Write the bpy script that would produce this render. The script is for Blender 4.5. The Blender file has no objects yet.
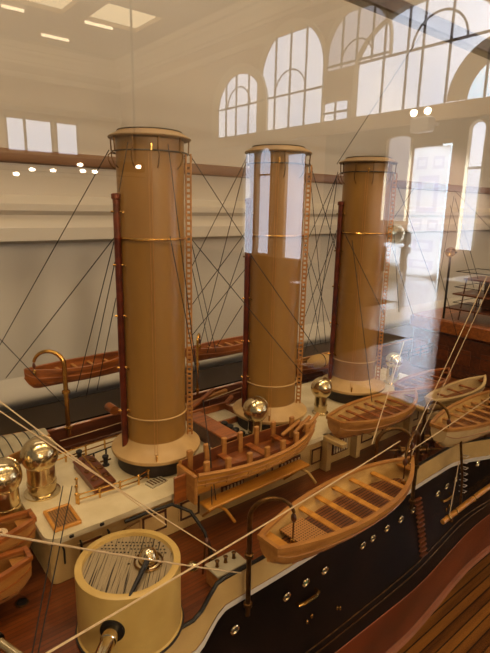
import bpy, math, random
from mathutils import Vector, Matrix
random.seed(7)
PI = math.pi
SC = bpy.context.scene
COL = SC.collection

# ------------------------------------------------------------------ helpers
def lin(c):
    return tuple((x/12.92 if x <= .04045 else ((x+.055)/1.055)**2.4) for x in (v/255 for v in c)) + (1,)

def new_mat(name):
    m = bpy.data.materials.new(name); m.use_nodes = True
    return m, m.node_tree.nodes, m.node_tree.links

def mat(name, c, rough=.5, metal=0, c2=None, scale=(60,60,60), detail=4, bump=0, coat=0, spec=.5, coord='Object', ramp=(.35,.65)):
    m, N, L = new_mat(name)
    b = N['Principled BSDF']
    b.inputs['Base Color'].default_value = lin(c)
    b.inputs['Roughness'].default_value = rough
    b.inputs['Metallic'].default_value = metal
    b.inputs['Coat Weight'].default_value = coat
    b.inputs['Specular IOR Level'].default_value = spec
    tc = N.new('ShaderNodeTexCoord'); mp = N.new('ShaderNodeMapping'); nz = N.new('ShaderNodeTexNoise')
    mp.inputs['Scale'].default_value = scale; nz.inputs['Scale'].default_value = 1; nz.inputs['Detail'].default_value = detail
    L.new(tc.outputs[coord], mp.inputs['Vector']); L.new(mp.outputs[0], nz.inputs['Vector'])
    if c2 is not None:
        r = N.new('ShaderNodeValToRGB')
        r.color_ramp.elements[0].position = ramp[0]; r.color_ramp.elements[1].position = ramp[1]
        r.color_ramp.elements[0].color = lin(c); r.color_ramp.elements[1].color = lin(c2)
        L.new(nz.outputs['Fac'], r.inputs[0]); L.new(r.outputs[0], b.inputs['Base Color'])
    if bump:
        bp = N.new('ShaderNodeBump'); bp.inputs['Strength'].default_value = bump; bp.inputs['Distance'].default_value = .001
        L.new(nz.outputs['Fac'], bp.inputs['Height']); L.new(bp.outputs[0], b.inputs['Normal'])
    return m

def planks(name, c, c2, dark, width, axis='Y', rough=.35, grain=(12,220,220), seam=.06, coat=.2):
    """boards laid along one axis: noise grain, one tone per board, thin dark seams"""
    m, N, L = new_mat(name)
    b = N['Principled BSDF']; b.inputs['Roughness'].default_value = rough; b.inputs['Coat Weight'].default_value = coat
    tc = N.new('ShaderNodeTexCoord'); sx = N.new('ShaderNodeSeparateXYZ'); L.new(tc.outputs['Object'], sx.inputs[0])
    dv = N.new('ShaderNodeMath'); dv.operation = 'DIVIDE'; dv.inputs[1].default_value = width
    L.new(sx.outputs[axis], dv.inputs[0])
    fr = N.new('ShaderNodeMath'); fr.operation = 'FRACT'; L.new(dv.outputs[0], fr.inputs[0])
    fl = N.new('ShaderNodeMath'); fl.operation = 'FLOOR'; L.new(dv.outputs[0], fl.inputs[0])
    wn = N.new('ShaderNodeTexWhiteNoise'); wn.noise_dimensions = '1D'; L.new(fl.outputs[0], wn.inputs['W'])
    mp = N.new('ShaderNodeMapping'); mp.inputs['Scale'].default_value = grain; L.new(tc.outputs['Object'], mp.inputs[0])
    nz = N.new('ShaderNodeTexNoise'); nz.inputs['Scale'].default_value = 1; nz.inputs['Detail'].default_value = 5; L.new(mp.outputs[0], nz.inputs['Vector'])
    ad = N.new('ShaderNodeMath'); ad.operation = 'MULTIPLY_ADD'; ad.inputs[1].default_value = .45
    L.new(wn.outputs['Value'], ad.inputs[0]); L.new(nz.outputs['Fac'], ad.inputs[2])
    r = N.new('ShaderNodeValToRGB'); r.color_ramp.elements[0].color = lin(c); r.color_ramp.elements[1].color = lin(c2)
    r.color_ramp.elements[0].position = .4; r.color_ramp.elements[1].position = 1.0
    L.new(ad.outputs[0], r.inputs[0])
    lt = N.new('ShaderNodeMath'); lt.operation = 'LESS_THAN'; lt.inputs[1].default_value = seam; L.new(fr.outputs[0], lt.inputs[0])
    mx = N.new('ShaderNodeMix'); mx.data_type = 'RGBA'; L.new(lt.outputs[0], mx.inputs[0]); L.new(r.outputs[0], mx.inputs[6]); mx.inputs[7].default_value = lin(dark)
    L.new(mx.outputs[2], b.inputs['Base Color'])
    return m

def emit(name, c, s, c2=None, scale=1.0):
    m, N, L = new_mat(name); N.remove(N['Principled BSDF'])
    e = N.new('ShaderNodeEmission'); e.inputs[0].default_value = lin(c); e.inputs[1].default_value = s
    if c2 is not None:
        tc = N.new('ShaderNodeTexCoord'); nz = N.new('ShaderNodeTexNoise'); nz.inputs['Scale'].default_value = scale
        r = N.new('ShaderNodeValToRGB'); r.color_ramp.elements[0].position = .4; r.color_ramp.elements[1].position = .65
        r.color_ramp.elements[0].color = lin(c); r.color_ramp.elements[1].color = lin(c2)
        L.new(tc.outputs['Object'], nz.inputs['Vector']); L.new(nz.outputs['Fac'], r.inputs[0]); L.new(r.outputs[0], e.inputs[0])
    L.new(e.outputs[0], N['Material Output'].inputs[0])
    return m

class MB:
    def __init__(s): s.v = []; s.f = []; s.sm = []; s.mi = []
    def add(s, vs, fs, smooth=False, mi=0, M=None):
        o = len(s.v)
        s.v += [tuple(M @ Vector(v)) if M is not None else tuple(v) for v in vs]
        for f in fs:
            s.f.append([i+o for i in f]); s.sm.append(smooth); s.mi.append(mi)
        return s
    def box(s, c, d, rz=0, rx=0, ry=0, mi=0, bev=0):
        x, y, z = (v/2 for v in d)
        M = Matrix.Translation(c) @ Matrix.Rotation(rz,4,'Z') @ Matrix.Rotation(ry,4,'Y') @ Matrix.Rotation(rx,4,'X')
        if bev:
            b = min(bev, x*.9, y*.9, z*.9)
            vs = []
            offs = (((-1,-1),((0,b),(b,0))), ((1,-1),((-b,0),(0,b))), ((1,1),((0,-b),(-b,0))), ((-1,1),((b,0),(0,-b))))
            for sz, q in ((-z,b),(-z+b,0),(z-b,0),(z,b)):
                for (qx, qy), pr in offs:
                    for ox, oy in pr: vs.append((qx*(x-q)+ox, qy*(y-q)+oy, sz))
            fs = []
            for k in range(3):
                for i in range(8):
                    j = (i+1) % 8; fs.append((k*8+i, k*8+j, k*8+8+j, k*8+8+i))
            fs += [tuple(range(7,-1,-1)), tuple(range(24,32))]
            return s.add(vs, fs, False, mi, M)
        vs = [(a*x,b*y,c_*z) for a in (-1,1) for b in (-1,1) for c_ in (-1,1)]
        return s.add(vs, [(0,1,3,2),(4,6,7,5),(0,4,5,1),(2,3,7,6),(0,2,6,4),(1,5,7,3)], False, mi, M)
    def tube(s, pts, r, seg=6, mi=0, caps=True, closed=False):
        P = [Vector(p) for p in pts]; n = len(P); R = r if isinstance(r,(list,tuple)) else [r]*n
        vs = []; up = None
        for i, p in enumerate(P):
            if closed: t = P[(i+1)%n]-P[i-1]
            else: t = P[min(i+1,n-1)]-P[max(i-1,0)]
            t.normalize()
            if up is None:
                up = t.orthogonal().normalized()
            u = (up - t*up.dot(t)).normalized(); up = u; w = t.cross(u)
            for k in range(seg):
                a = 2*PI*k/seg; vs.append(p + (u*math.cos(a)+w*math.sin(a))*R[i])
        fs = []
        for i in range(n if closed else n-1):
            j = (i+1) % n
            for k in range(seg):
                l = (k+1) % seg; fs.append((i*seg+k, i*seg+l, j*seg+l, j*seg+k))
        s.add(vs, fs, True, mi)
        if caps and not closed:
            o = len(s.v)-len(vs)
            s.f += [[o+k for k in range(seg-1,-1,-1)], [o+(n-1)*seg+k for k in range(seg)]]; s.sm += [False]*2; s.mi += [mi]*2
        return s
    def lathe(s, prof, c=(0,0,0), seg=48, M=None, mi=0, smooth=True, mis=None):
        """prof: (radius, height) list turned about z"""
        T = Matrix.Translation(c) if M is None else M
        vs = [(r*math.cos(2*PI*k/seg), r*math.sin(2*PI*k/seg), z) for r, z in prof for k in range(seg)]
        for i in range(len(prof)-1):
            fs = [(i*seg+k, i*seg+(k+1)%seg, (i+1)*seg+(k+1)%seg, (i+1)*seg+k) for k in range(seg)]
            if i == 0: base = len(s.v); s.add(vs, fs, smooth, mi if mis is None else mis[i], T)
            else:
                for f in fs: s.f.append([q+base for q in f]); s.sm.append(smooth); s.mi.append(mi if mis is None else mis[i])
        return s
    def ring(s, R, r, c=(0,0,0), seg=48, M=None, mi=0, m2=6):
        pts = [Vector((R*math.cos(2*PI*k/seg), R*math.sin(2*PI*k/seg), 0)) for k in range(seg)]
        T = Matrix.Translation(c) if M is None else M
        return s.tube([T @ p for p in pts], r, m2, mi, closed=True)
    def sphere(s, c, r, sc=(1,1,1), seg=20, rings=10, mi=0):
        vs = [(c[0]+r*sc[0]*math.sin(PI*i/rings)*math.cos(2*PI*k/seg), c[1]+r*sc[1]*math.sin(PI*i/rings)*math.sin(2*PI*k/seg), c[2]+r*sc[2]*math.cos(PI*i/rings)) for i in range(rings+1) for k in range(seg)]
        return s.add(vs, [(i*seg+k, (i+1)*seg+k, (i+1)*seg+(k+1)%seg, i*seg+(k+1)%seg) for i in range(rings) for k in range(seg)], True, mi)
    def grid(s, rows, smooth=True, mi=0, flip=False):
        n = len(rows[0]); vs = [p for r in rows for p in r]
        fs = [(i*n+k, i*n+k+1, (i+1)*n+k+1, (i+1)*n+k) for i in range(len(rows)-1) for k in range(n-1)]
        if flip: fs = [f[::-1] for f in fs]
        return s.add(vs, fs, smooth, mi)
    def prism(s, poly, z0, z1, mi=0):
        n = len(poly)
        vs = [(x,y,z0) for x,y in poly]+[(x,y,z1) for x,y in poly]
        return s.add(vs, [tuple(range(n-1,-1,-1)), tuple(range(n,2*n))]+[(i,(i+1)%n,n+(i+1)%n,n+i) for i in range(n)], False, mi)
    def build(s, name, m, parent=None, loc=None, rz=0):
        me = bpy.data.meshes.new(name); me.from_pydata(s.v, [], s.f)
        for q in (m if isinstance(m,(list,tuple)) else [m]): me.materials.append(q)
        me.polygons.foreach_set('use_smooth', s.sm); me.polygons.foreach_set('material_index', s.mi); me.set_sharp_from_angle(angle=.6); me.update()
        o = bpy.data.objects.new(name, me); COL.objects.link(o)
        if parent is not None: o.parent = parent
        if loc is not None: o.location = loc
        o.rotation_euler.z = rz
        return o

def tag(o, label, cat, group=None, kind=None):
    o['label'] = label; o['category'] = cat
    if group: o['group'] = group
    if kind: o['kind'] = kind
    return o

def thing(name, label, cat, loc=(0,0,0), rz=0, group=None):
    o = bpy.data.objects.new(name, None); o.empty_display_size = .01; COL.objects.link(o)
    o.location = loc; o.rotation_euler.z = rz
    return tag(o, label, cat, group)

def struct(o):
    o['kind'] = 'structure'; return o

KIDS = {}
def copy_tree(o, parent=None):
    c = o.copy(); COL.objects.link(c)
    if parent is not None: c.parent = parent
    for ch in list(o.children): copy_tree(ch, c)
    return c

# ------------------------------------------------------------------ materials
M = {}
M['funnel'] = mat('buff_paint', (143,102,41), .42, c2=(133,93,35), scale=(25,25,8), coat=.25)
M['skirt'] = mat('pale_buff_paint', (188,152,98), .45, c2=(176,140,88), scale=(60,60,60))
M['rim'] = mat('pale_rim_paint', (126,100,64), .5, c2=(116,91,58), scale=(50,50,50))
M['cream'] = mat('cream_paint', (200,166,106), .45, c2=(184,150,92), scale=(40,40,40), coat=.15)
M['turret'] = mat('cream_turret_paint', (204,170,98), .4, c2=(190,156,86), scale=(40,40,40), coat=.2)
M['white'] = mat('ivory_roof_paint', (216,200,164), .5, c2=(202,184,146), scale=(50,50,50))
M['black'] = mat('black_hull_paint', (12,9,8), .4, c2=(30,18,13), scale=(14,14,18), spec=.06)
M['boot'] = mat('red_brown_bottom_paint', (78,30,11), .38, c2=(112,48,19), scale=(12,30,20), spec=.3)
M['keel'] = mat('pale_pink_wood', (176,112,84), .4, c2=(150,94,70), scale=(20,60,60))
M['stripe'] = mat('white_stripe_paint', (206,196,186), .4)
M['blackline'] = mat('black_trim', (16,13,11), .4)
M['brass'] = mat('polished_brass', (216,198,158), .2, 1, c2=(196,174,130), scale=(90,90,90))
M['silver'] = mat('polished_nickel_brass', (226,214,184), .12, 1, c2=(206,186,146), scale=(90,90,90))
M['gold'] = mat('gold_brass', (216,172,96), .25, 1, c2=(192,146,74), scale=(200,200,200))
M['bronze'] = mat('dark_bronze', (122,86,44), .35, .9, c2=(84,56,28), scale=(150,150,150))
M['copper'] = mat('dark_copper_pipe', (116,46,22), .3, .5, c2=(80,28,14), scale=(40,40,90), coat=.3)
M['iron'] = mat('blackened_iron', (24,20,18), .45, .3)
M['darkdrum'] = mat('dark_brown_drum', (44,28,18), .5, c2=(30,20,14), scale=(60,60,60))
M['deck'] = planks('deck_planking', (80,36,9), (116,57,16), (50,21,6), .0042, 'Y', .33, (14,260,260), .08, .3)
M['wood_tan'] = mat('tan_boat_wood', (178,122,58), .4, c2=(154,100,44), scale=(14,160,160), coat=.2)
M['wood_gold'] = mat('golden_boat_wood', (206,142,50), .4, c2=(176,114,36), scale=(14,160,160), coat=.2)
M['wood_orange'] = mat('orange_brown_wood', (156,86,28), .4, c2=(118,60,18), scale=(16,180,180), coat=.2)
M['wood_dark'] = mat('dark_brown_wood', (96,46,20), .38, c2=(66,30,14), scale=(16,180,180), coat=.25)
M['wood_red'] = mat('reddish_brown_wood', (112,54,18), .38, c2=(84,38,12), scale=(16,180,180), coat=.25)
M['wood_pale'] = mat('pale_boat_lining', (206,166,98), .45, c2=(184,142,78), scale=(14,160,160))
M['floorboard'] = planks('boat_floor_slats', (112,62,26), (150,90,42), (52,26,10), .0032, 'Y', .45, (20,200,200), .28, 0)
M['grating'] = None
M['rope'] = mat('pale_hemp_rope', (206,178,140), .8)
M['stay'] = mat('dark_stay_wire', (26,20,18), .6)
M['cloth'] = mat('grey_canvas', (176,164,136), .9, c2=(150,138,112), scale=(40,40,40))
M['canvas'] = mat('tan_canvas', (190,152,92), .9)
M['greyboat'] = mat('cream_boat_paint', (206,178,128), .45, c2=(190,160,110), scale=(30,30,30), coat=.2)
M['glassport'] = mat('dark_port_glass', (74,80,74), .08, 0, coat=1)
M['greenglass'] = mat('green_port_glass', (112,150,112), .1, 0, coat=1)

def grid_mat(name, c, hole, pitch, w):
    m, N, L = new_mat(name); b = N['Principled BSDF']; b.inputs['Roughness'].default_value = .5
    tc = N.new('ShaderNodeTexCoord'); sx = N.new('ShaderNodeSeparateXYZ'); L.new(tc.outputs['Object'], sx.inputs[0])
    out = []
    for a in 'XY':
        d = N.new('ShaderNodeMath'); d.operation = 'DIVIDE'; d.inputs[1].default_value = pitch; L.new(sx.outputs[a], d.inputs[0])
        f = N.new('ShaderNodeMath'); f.operation = 'FRACT'; L.new(d.outputs[0], f.inputs[0])
        g = N.new('ShaderNodeMath'); g.operation = 'GREATER_THAN'; g.inputs[1].default_value = w; L.new(f.outputs[0], g.inputs[0]); out.append(g)
    mu = N.new('ShaderNodeMath'); mu.operation = 'MULTIPLY'; L.new(out[0].outputs[0], mu.inputs[0]); L.new(out[1].outputs[0], mu.inputs[1])
    mx = N.new('ShaderNodeMix'); mx.data_type = 'RGBA'; L.new(mu.outputs[0], mx.inputs[0]); mx.inputs[6].default_value = lin(c); mx.inputs[7].default_value = lin(hole)
    L.new(mx.outputs[2], b.inputs['Base Color']); return m
M['grating'] = grid_mat('hatch_grating', (150,104,50), (40,22,12), .0022, .42)
M['boatgrate'] = grid_mat('boat_grating', (176,122,62), (92,54,24), .0026, .5)

def streak_mat():
    """worn striped steel plate: dark streaks along one direction over grey-beige"""
    m, N, L = new_mat('worn_streaked_plate'); b = N['Principled BSDF']; b.inputs['Roughness'].default_value = .45; b.inputs['Metallic'].default_value = .3
    tc = N.new('ShaderNodeTexCoord'); m0 = N.new('ShaderNodeMapping'); m0.inputs['Rotation'].default_value = (0,0,math.radians(-52))
    mp = N.new('ShaderNodeMapping'); mp.inputs['Scale'].default_value = (20,820,1)
    L.new(tc.outputs['Object'], m0.inputs[0]); L.new(m0.outputs[0], mp.inputs[0])
    nz = N.new('ShaderNodeTexNoise'); nz.inputs['Scale'].default_value = 1; nz.inputs['Detail'].default_value = 3; L.new(mp.outputs[0], nz.inputs['Vector'])
    r = N.new('ShaderNodeValToRGB'); e = r.color_ramp.elements
    e[0].position = .36; e[0].color = lin((44,34,26)); e[1].position = .47; e[1].color = lin((168,148,114))
    L.new(nz.outputs['Fac'], r.inputs[0]); L.new(r.outputs[0], b.inputs['Base Color']); return m
M['plate'] = streak_mat()

# room materials
M['wall'] = mat('warm_cream_plaster', (190,180,164), .8, c2=(180,169,152), scale=(1.5,1.5,1.5), coord='Object')
M['hallwall'] = mat('beige_hall_plaster', (196,170,136), .85, c2=(186,158,124), scale=(.6,.6,.6))
M['hallwood'] = mat('brown_hall_wood', (104,68,38), .5, c2=(80,50,28), scale=(.6,3,3))
M['cornice'] = mat('pale_plaster_cornice', (222,204,172), .8)
M['casewood'] = mat('dark_case_mahogany', (52,26,16), .35, c2=(36,18,12), scale=(8,50,50), coat=.3)
M['baseboard'] = planks('case_base_boards', (104,54,18), (214,140,62), (44,20,7), .014, 'Y', .3, (5,90,90), .14, .5)
M['lacquer'] = mat('white_door_paint', (232,234,240), .35)
M['recess'] = mat('shaded_door_panel', (150,146,160), .5)  # shade of the sunk door panels put into a grey colour
M['sky'] = emit('daylight_window', (220,228,246), 4.4, (244,244,250), .5)
M['sky3'] = emit('dim_daylight_window', (226,222,232), 2.0)
M['sky2'] = emit('daylight_gap', (214,236,255), 7.0)
M['cyan'] = emit('daylight_cyan_window', (140,214,244), 5)
M['laylight'] = emit('warm_ceiling_laylight', (255,226,176), 3.6)
M['bulb'] = emit('lamp_bulb', (255,236,206), 30)
M['mutecarpet'] = mat('added_dull_carpet', (34,22,16), .95, c2=(26,17,12), scale=(3,3,3), spec=.1)
M['absorber'] = mat('added_dark_absorber', (58,38,25), .75, c2=(48,31,20), scale=(3,3,1), spec=.2)  # dark colour added to swallow light spill and reflections
M['railwood'] = mat('brown_wall_rail', (122,84,48), .5, c2=(100,66,36), scale=(.5,6,6))
M['cornice_glow'] = emit('cornice_highlight_glow', (255,232,190), 7)  # glow imitating highlights on the ceiling mouldings
M['dado'] = mat('brown_dado_paint', (92,74,54), .7, c2=(78,62,45), scale=(1,1,1))
M['muntin'] = mat('dark_window_bars', (52,40,34), .6)
M['hallfloor'] = planks('polished_hall_floor', (44,27,17), (60,38,24), (26,17,12), .35, 'Y', .14, (1,6,6), .02, 1.0)
M['hallfloor'].node_tree.nodes['Principled BSDF'].inputs['Coat IOR'].default_value = 3.2
M['hallfloor'].node_tree.nodes['Principled BSDF'].inputs['Coat Roughness'].default_value = .2

def glass_pane():
    """clear case glass: light passes straight through, both faces mirror the hall with a Fresnel falloff"""
    m, N, L = new_mat('display_case_glass'); N.remove(N['Principled BSDF'])
    lw = N.new('ShaderNodeLayerWeight'); lw.inputs['Blend'].default_value = .5
    pw = N.new('ShaderNodeMath'); pw.operation = 'POWER'; pw.inputs[1].default_value = 5.0
    ma = N.new('ShaderNodeMath'); ma.operation = 'MULTIPLY_ADD'; ma.inputs[1].default_value = .94; ma.inputs[2].default_value = .055
    L.new(lw.outputs['Facing'], pw.inputs[0]); L.new(pw.outputs[0], ma.inputs[0])
    tr = N.new('ShaderNodeBsdfTransparent'); tr.inputs[0].default_value = (.99,.985,.97,1)
    gl = N.new('ShaderNodeBsdfGlossy'); gl.inputs['Roughness'].default_value = 0.0; gl.inputs['Color'].default_value = (1,1,1,1)
    mx = N.new('ShaderNodeMixShader'); L.new(ma.outputs[0], mx.inputs[0]); L.new(tr.outputs[0], mx.inputs[1]); L.new(gl.outputs[0], mx.inputs[2])
    L.new(mx.outputs[0], N['Material Output'].inputs[0]); return m
M['glass'] = glass_pane()

# ------------------------------------------------------------------ the hull (x runs along the ship, y away from the viewer, z up)
DECK = -.318; ROOF = -.272; CY = .45
X0, X1 = -.22, 1.15
def smooth(a, b, x):
    t = max(0, min(1, (x-a)/(b-a))); return t*t*(3-2*t)
def bulge(x): return smooth(.585, .70, x)                    # the quarter sponson aft
def edge(x): return .28 + .012*smooth(.25,.62,x) - .030*bulge(x)      # near deck edge in plan
def top_z(x): return -.3195 + .0235*smooth(.184,.210,x)      # bulwark top
def stripe_z(x): return -.349 + .0245*smooth(.182,.216,x)    # white band, lower on the low bow part
def side(x, z):
    e = edge(x)
    t = max(0, min(1, (-.325-z)/.11))
    b = .26 + .018*smooth(.45,.68,x)
    return e + (b-e)*(t*t*(3-2*t))
xs = [X0+(X1-X0)*i/180 for i in range(181)]
hull = thing('ship_hull', 'long black hulled warship model with red brown bottom, cream bulwark and round portholes', 'ship hull', (0,0,0))
def strip(zf, name, m, off=0.0, n=8, two=False):
    mb = MB()
    rows = []
    for i in range(n+1):
        rows.append([(x, side(x, zf(x, i/n))-off, zf(x, i/n)) for x in xs])
    mb.grid(rows, True)
    return mb.build(name, m, hull)
strip(lambda x,t: stripe_z(x)+.0035+(top_z(x)-stripe_z(x)-.0035)*(1-t), 'bulwark', M['cream'], 0, 6)
strip(lambda x,t: stripe_z(x)+.0035-.0055*t, 'white_stripe', M['stripe'], .0006, 2)
strip(lambda x,t: stripe_z(x)-.002+(-.432-stripe_z(x)+.002)*t, 'black_side', M['black'], 0, 12)
strip(lambda x,t: -.432-.0016*t, 'waterline_stripe', M['keel'], .0005, 1)
mb = MB(); rows = []
for i in range(9):
    t = i/8; z = -.4335-.0665*t
    rows.append([(x, side(x,-.44)+.004*t*t, z) for x in xs])
mb.grid(rows); mb.build('red_brown_bottom', M['boot'], hull)
mb = MB(); rows = []
for i in range(7):
    t = i/6; a = t*PI/2
    rows.append([(x, side(x,-.44)+.004+.185*math.sin(a)*1.0*t**.6, -.500-.075*(1-math.cos(a))**.9) for x in xs])
mb.grid(rows); mb.build('keel_bottom', M['darkdrum'], hull)
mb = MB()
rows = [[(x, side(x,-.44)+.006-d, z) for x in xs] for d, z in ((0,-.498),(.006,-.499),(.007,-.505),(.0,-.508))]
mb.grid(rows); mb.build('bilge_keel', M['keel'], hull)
# black cap rail along the bulwark top, inner bulwark face
mb = MB(); mb.tube([(x, edge(x)+.0012, top_z(x)) for x in xs], .0018, 6); mb.build('cap_rail', M['blackline'], hull)
mb = MB(); mb.grid([[(x, edge(x)+.003, top_z(x)) for x in xs], [(x, edge(x)+.003, DECK-.002) for x in xs]]); mb.build('inner_bulwark', M['wood_red'], hull)
# far side: black hull, bulwark whose inside is brown
FY = .625
mb = MB(); mb.grid([[(x, FY+.004, z) for x in xs] for z in (-.285,-.32,-.43,-.50)]); mb.build('far_side', M['black'], hull)
mb = MB(); mb.box(((X0+X1)/2, FY, -.304), (X1-X0, .005, .030)); mb.build('far_bulwark', M['wood_dark'], hull)
mb = MB(); mb.tube([(X0,FY,-.288),(X1,FY,-.288)], .0022, 6); mb.build('far_cap_rail', M['wood_orange'], hull)
# deck
mb = MB(); mb.grid([[(x, edge(x)+.002, DECK) for x in xs], [(x, FY, DECK) for x in xs]], False); mb.build('weather_deck', M['deck'], hull)
# ends of the built length
for xe in (X0, X1):
    mb = MB(); pr = [(edge(xe), DECK)]+[(side(xe,z), z) for z in (-.34,-.38,-.43,-.50)]+[(.33,-.56),(.45,-.575),(.58,-.55),(FY,-.50),(FY,DECK)]
    n = len(pr); mb.add([(xe+(-.001 if xe < 0 else .001), y, z) for y, z in pr], [tuple(range(n))]); mb.build('end_bulkhead', M['black'], hull)
# moulded lines low on the black side
for dz in (0, -.0075):
    mb = MB(); mb.tube([(x, side(x, -.4085+.008*smooth(.3,.7,x)+dz)-.0008, -.4085+.008*smooth(.3,.7,x)+dz) for x in xs if x > .02], .0007, 5)
    mb.build('net_rail', M['bronze'], hull)
# portholes: brass ring and glass
PX = [(.2218,-.3483,0),(.2826,-.3485,0),(.3082,-.3471,1),(.3356,-.3478,0),(.3976,-.3489,0),(.4158,-.3489,0),(.4427,-.3487,0),(.4712,-.3496,0),(.4975,-.3491,0),
      (.5569,-.3505,0),(.5802,-.3487,0),(.6013,-.3458,0),(.6375,-.3301,0)]
for px, z, g in PX:
    Y = side(px, z); ang = .16
    T = Matrix.Translation((px, Y-.0010, z)) @ Matrix.Rotation(PI/2+ang,4,'X')
    p = MB().ring(.0038, .0011, M=T, seg=24).build('porthole', M['silver'], hull)
    MB().lathe([(.0036,0),(.0001,.0002)], M=T, seg=20).build('porthole_glass', M['greenglass'] if g else M['glassport'], p)
# yellow grab handles and small brass hull fittings
for hx, hz, ln in ((.3075,-.3604,.026),(.5757,-.3610,.022)):
    mb = MB(); Y = side(hx,hz)
    mb.tube([(hx-ln/2,Y+.001,hz-.001),(hx-ln/2,Y-.004,hz-.0005),(hx-ln*.3,Y-.0055,hz),(hx+ln*.3,Y-.0055,hz),(hx+ln/2,Y-.004,hz+.0005),(hx+ln/2,Y+.001,hz+.0005)], .0018, 7)
    mb.build('grab_handle', M['gold'], hull)
for bx, bz in ((.303,-.382),(.310,-.380),(.572,-.376),(.580,-.374),(.345,-.389),(.349,-.391)):
    mb = MB(); Y = side(bx,bz); mb.sphere((bx,Y-.001,bz), .0016, (1,1,1.6), 10, 6); mb.build('hull_fitting', M['gold'], hull)

# ------------------------------------------------------------------ deckhouse with ivory roof
hx0, hx1, hy0, hy1 = .108, .725, .383, .522
house = thing('deckhouse', 'long cream deckhouse with ivory roof running under the three funnels', 'deckhouse', ((hx0+hx1)/2, CY, DECK+.0004))
hc = Vector(house.location)
def rrect(x0, x1, y0, y1, r, n=5):
    P = []
    for cx, cy, a0 in ((x1-r,y1-r,0),(x0+r,y1-r,PI/2),(x0+r,y0+r,PI),(x1-r,y0+r,1.5*PI)):
        for i in range(n+1): a = a0+PI/2*i/n; P.append((cx+r*math.cos(a), cy+r*math.sin(a)))
    return P
loc = lambda P: [(x-hc.x, y-hc.y) for x, y in P]
MB().prism(loc(rrect(hx0,hx1,hy0,hy1,.006)), 0, .0405).build('house_wall', M['cream'], house)
MB().prism(loc(rrect(hx0-.003,hx1+.003,hy0-.004,hy1+.004,.011)), .0405, .046).build('house_roof', M['white'], house)
# brown framed window panels and white bars in the near wall
for px, w, kind in ((.142,.022,0),(.205,.03,0),(.245,.026,0),(.30,.03,1),(.345,.028,0),(.385,.034,1),(.43,.02,0),(.475,.03,1),(.53,.03,0),(.58,.03,1),(.64,.03,0),(.695,.03,1)):
    mb = MB(); y = hy0-hc.y-.0006
    mb.box((px-hc.x, y, .021), (w, .0016, .020)); fr = mb.build('window_panel', M['wood_dark'] if kind else M['cream'], house)
    mb = MB()
    if kind:
        for k in range(6): mb.box((px-hc.x-w*.4+w*.8*k/5, y-.0012, .021), (.0022,.0012,.015))
    else:
        mb.box((px-hc.x, y-.001, .030), (w*.86,.001,.002)); mb.box((px-hc.x, y-.001, .012), (w*.86,.001,.002))
        mb.box((px-hc.x-w*.4, y-.001, .021), (.002,.001,.02)); mb.box((px-hc.x+w*.4, y-.001, .021), (.002,.001,.02))
    mb.build('window_bars', M['white'] if kind else M['wood_dark'], fr)
# hooks and a brass hand rail on the bow end of the near wall
for px in (.118,.133,.158):
    mb = MB(); mb.tube([(px-hc.x,hy0-hc.y-.001,.034),(px-hc.x,hy0-hc.y-.004,.033),(px-hc.x,hy0-hc.y-.004,.020)], .0009, 6); mb.build('wall_hook', M['iron'], house)
mb = MB(); mb.tube([(.152-hc.x,hy0-hc.y-.004,.026),(.188-hc.x,hy0-hc.y-.004,.032)], .0009, 6); mb.tube([(.160-hc.x,hy0-hc.y,.031),(.160-hc.x,hy0-hc.y-.005,.024)], .0007, 6); mb.build('hand_rail', M['bronze'], house)
for px in (.125,.152):
    mb = MB(); mb.box((px-hc.x, hy0-hc.y-.0035, .0435), (.004,.003,.003), bev=.0005); mb.build('roof_cleat', M['iron'], house)
for kx in (.4425,.50,.62):
    mb = MB(); mb.box((kx-hc.x, .366-hc.y, .043), (.010,.034,.006), bev=.001); mb.box((kx-hc.x, .377-hc.y, .022), (.008,.010,.044)); mb.build('boat_bracket', M['cream'], house)

# low bow platform under the left cowl
t = thing('bow_platform', 'low dark platform at the left edge carrying the leftmost brass cowl', 'platform', (.03,.46,DECK+.0004))
MB().box((0,0,.019), (.14,.10,.038), bev=.003).build('platform_block', M['wood_dark'], t)
MB().box((0,0,.0395), (.144,.104,.004), bev=.001).build('platform_top', M['wood_tan'], t)

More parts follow.
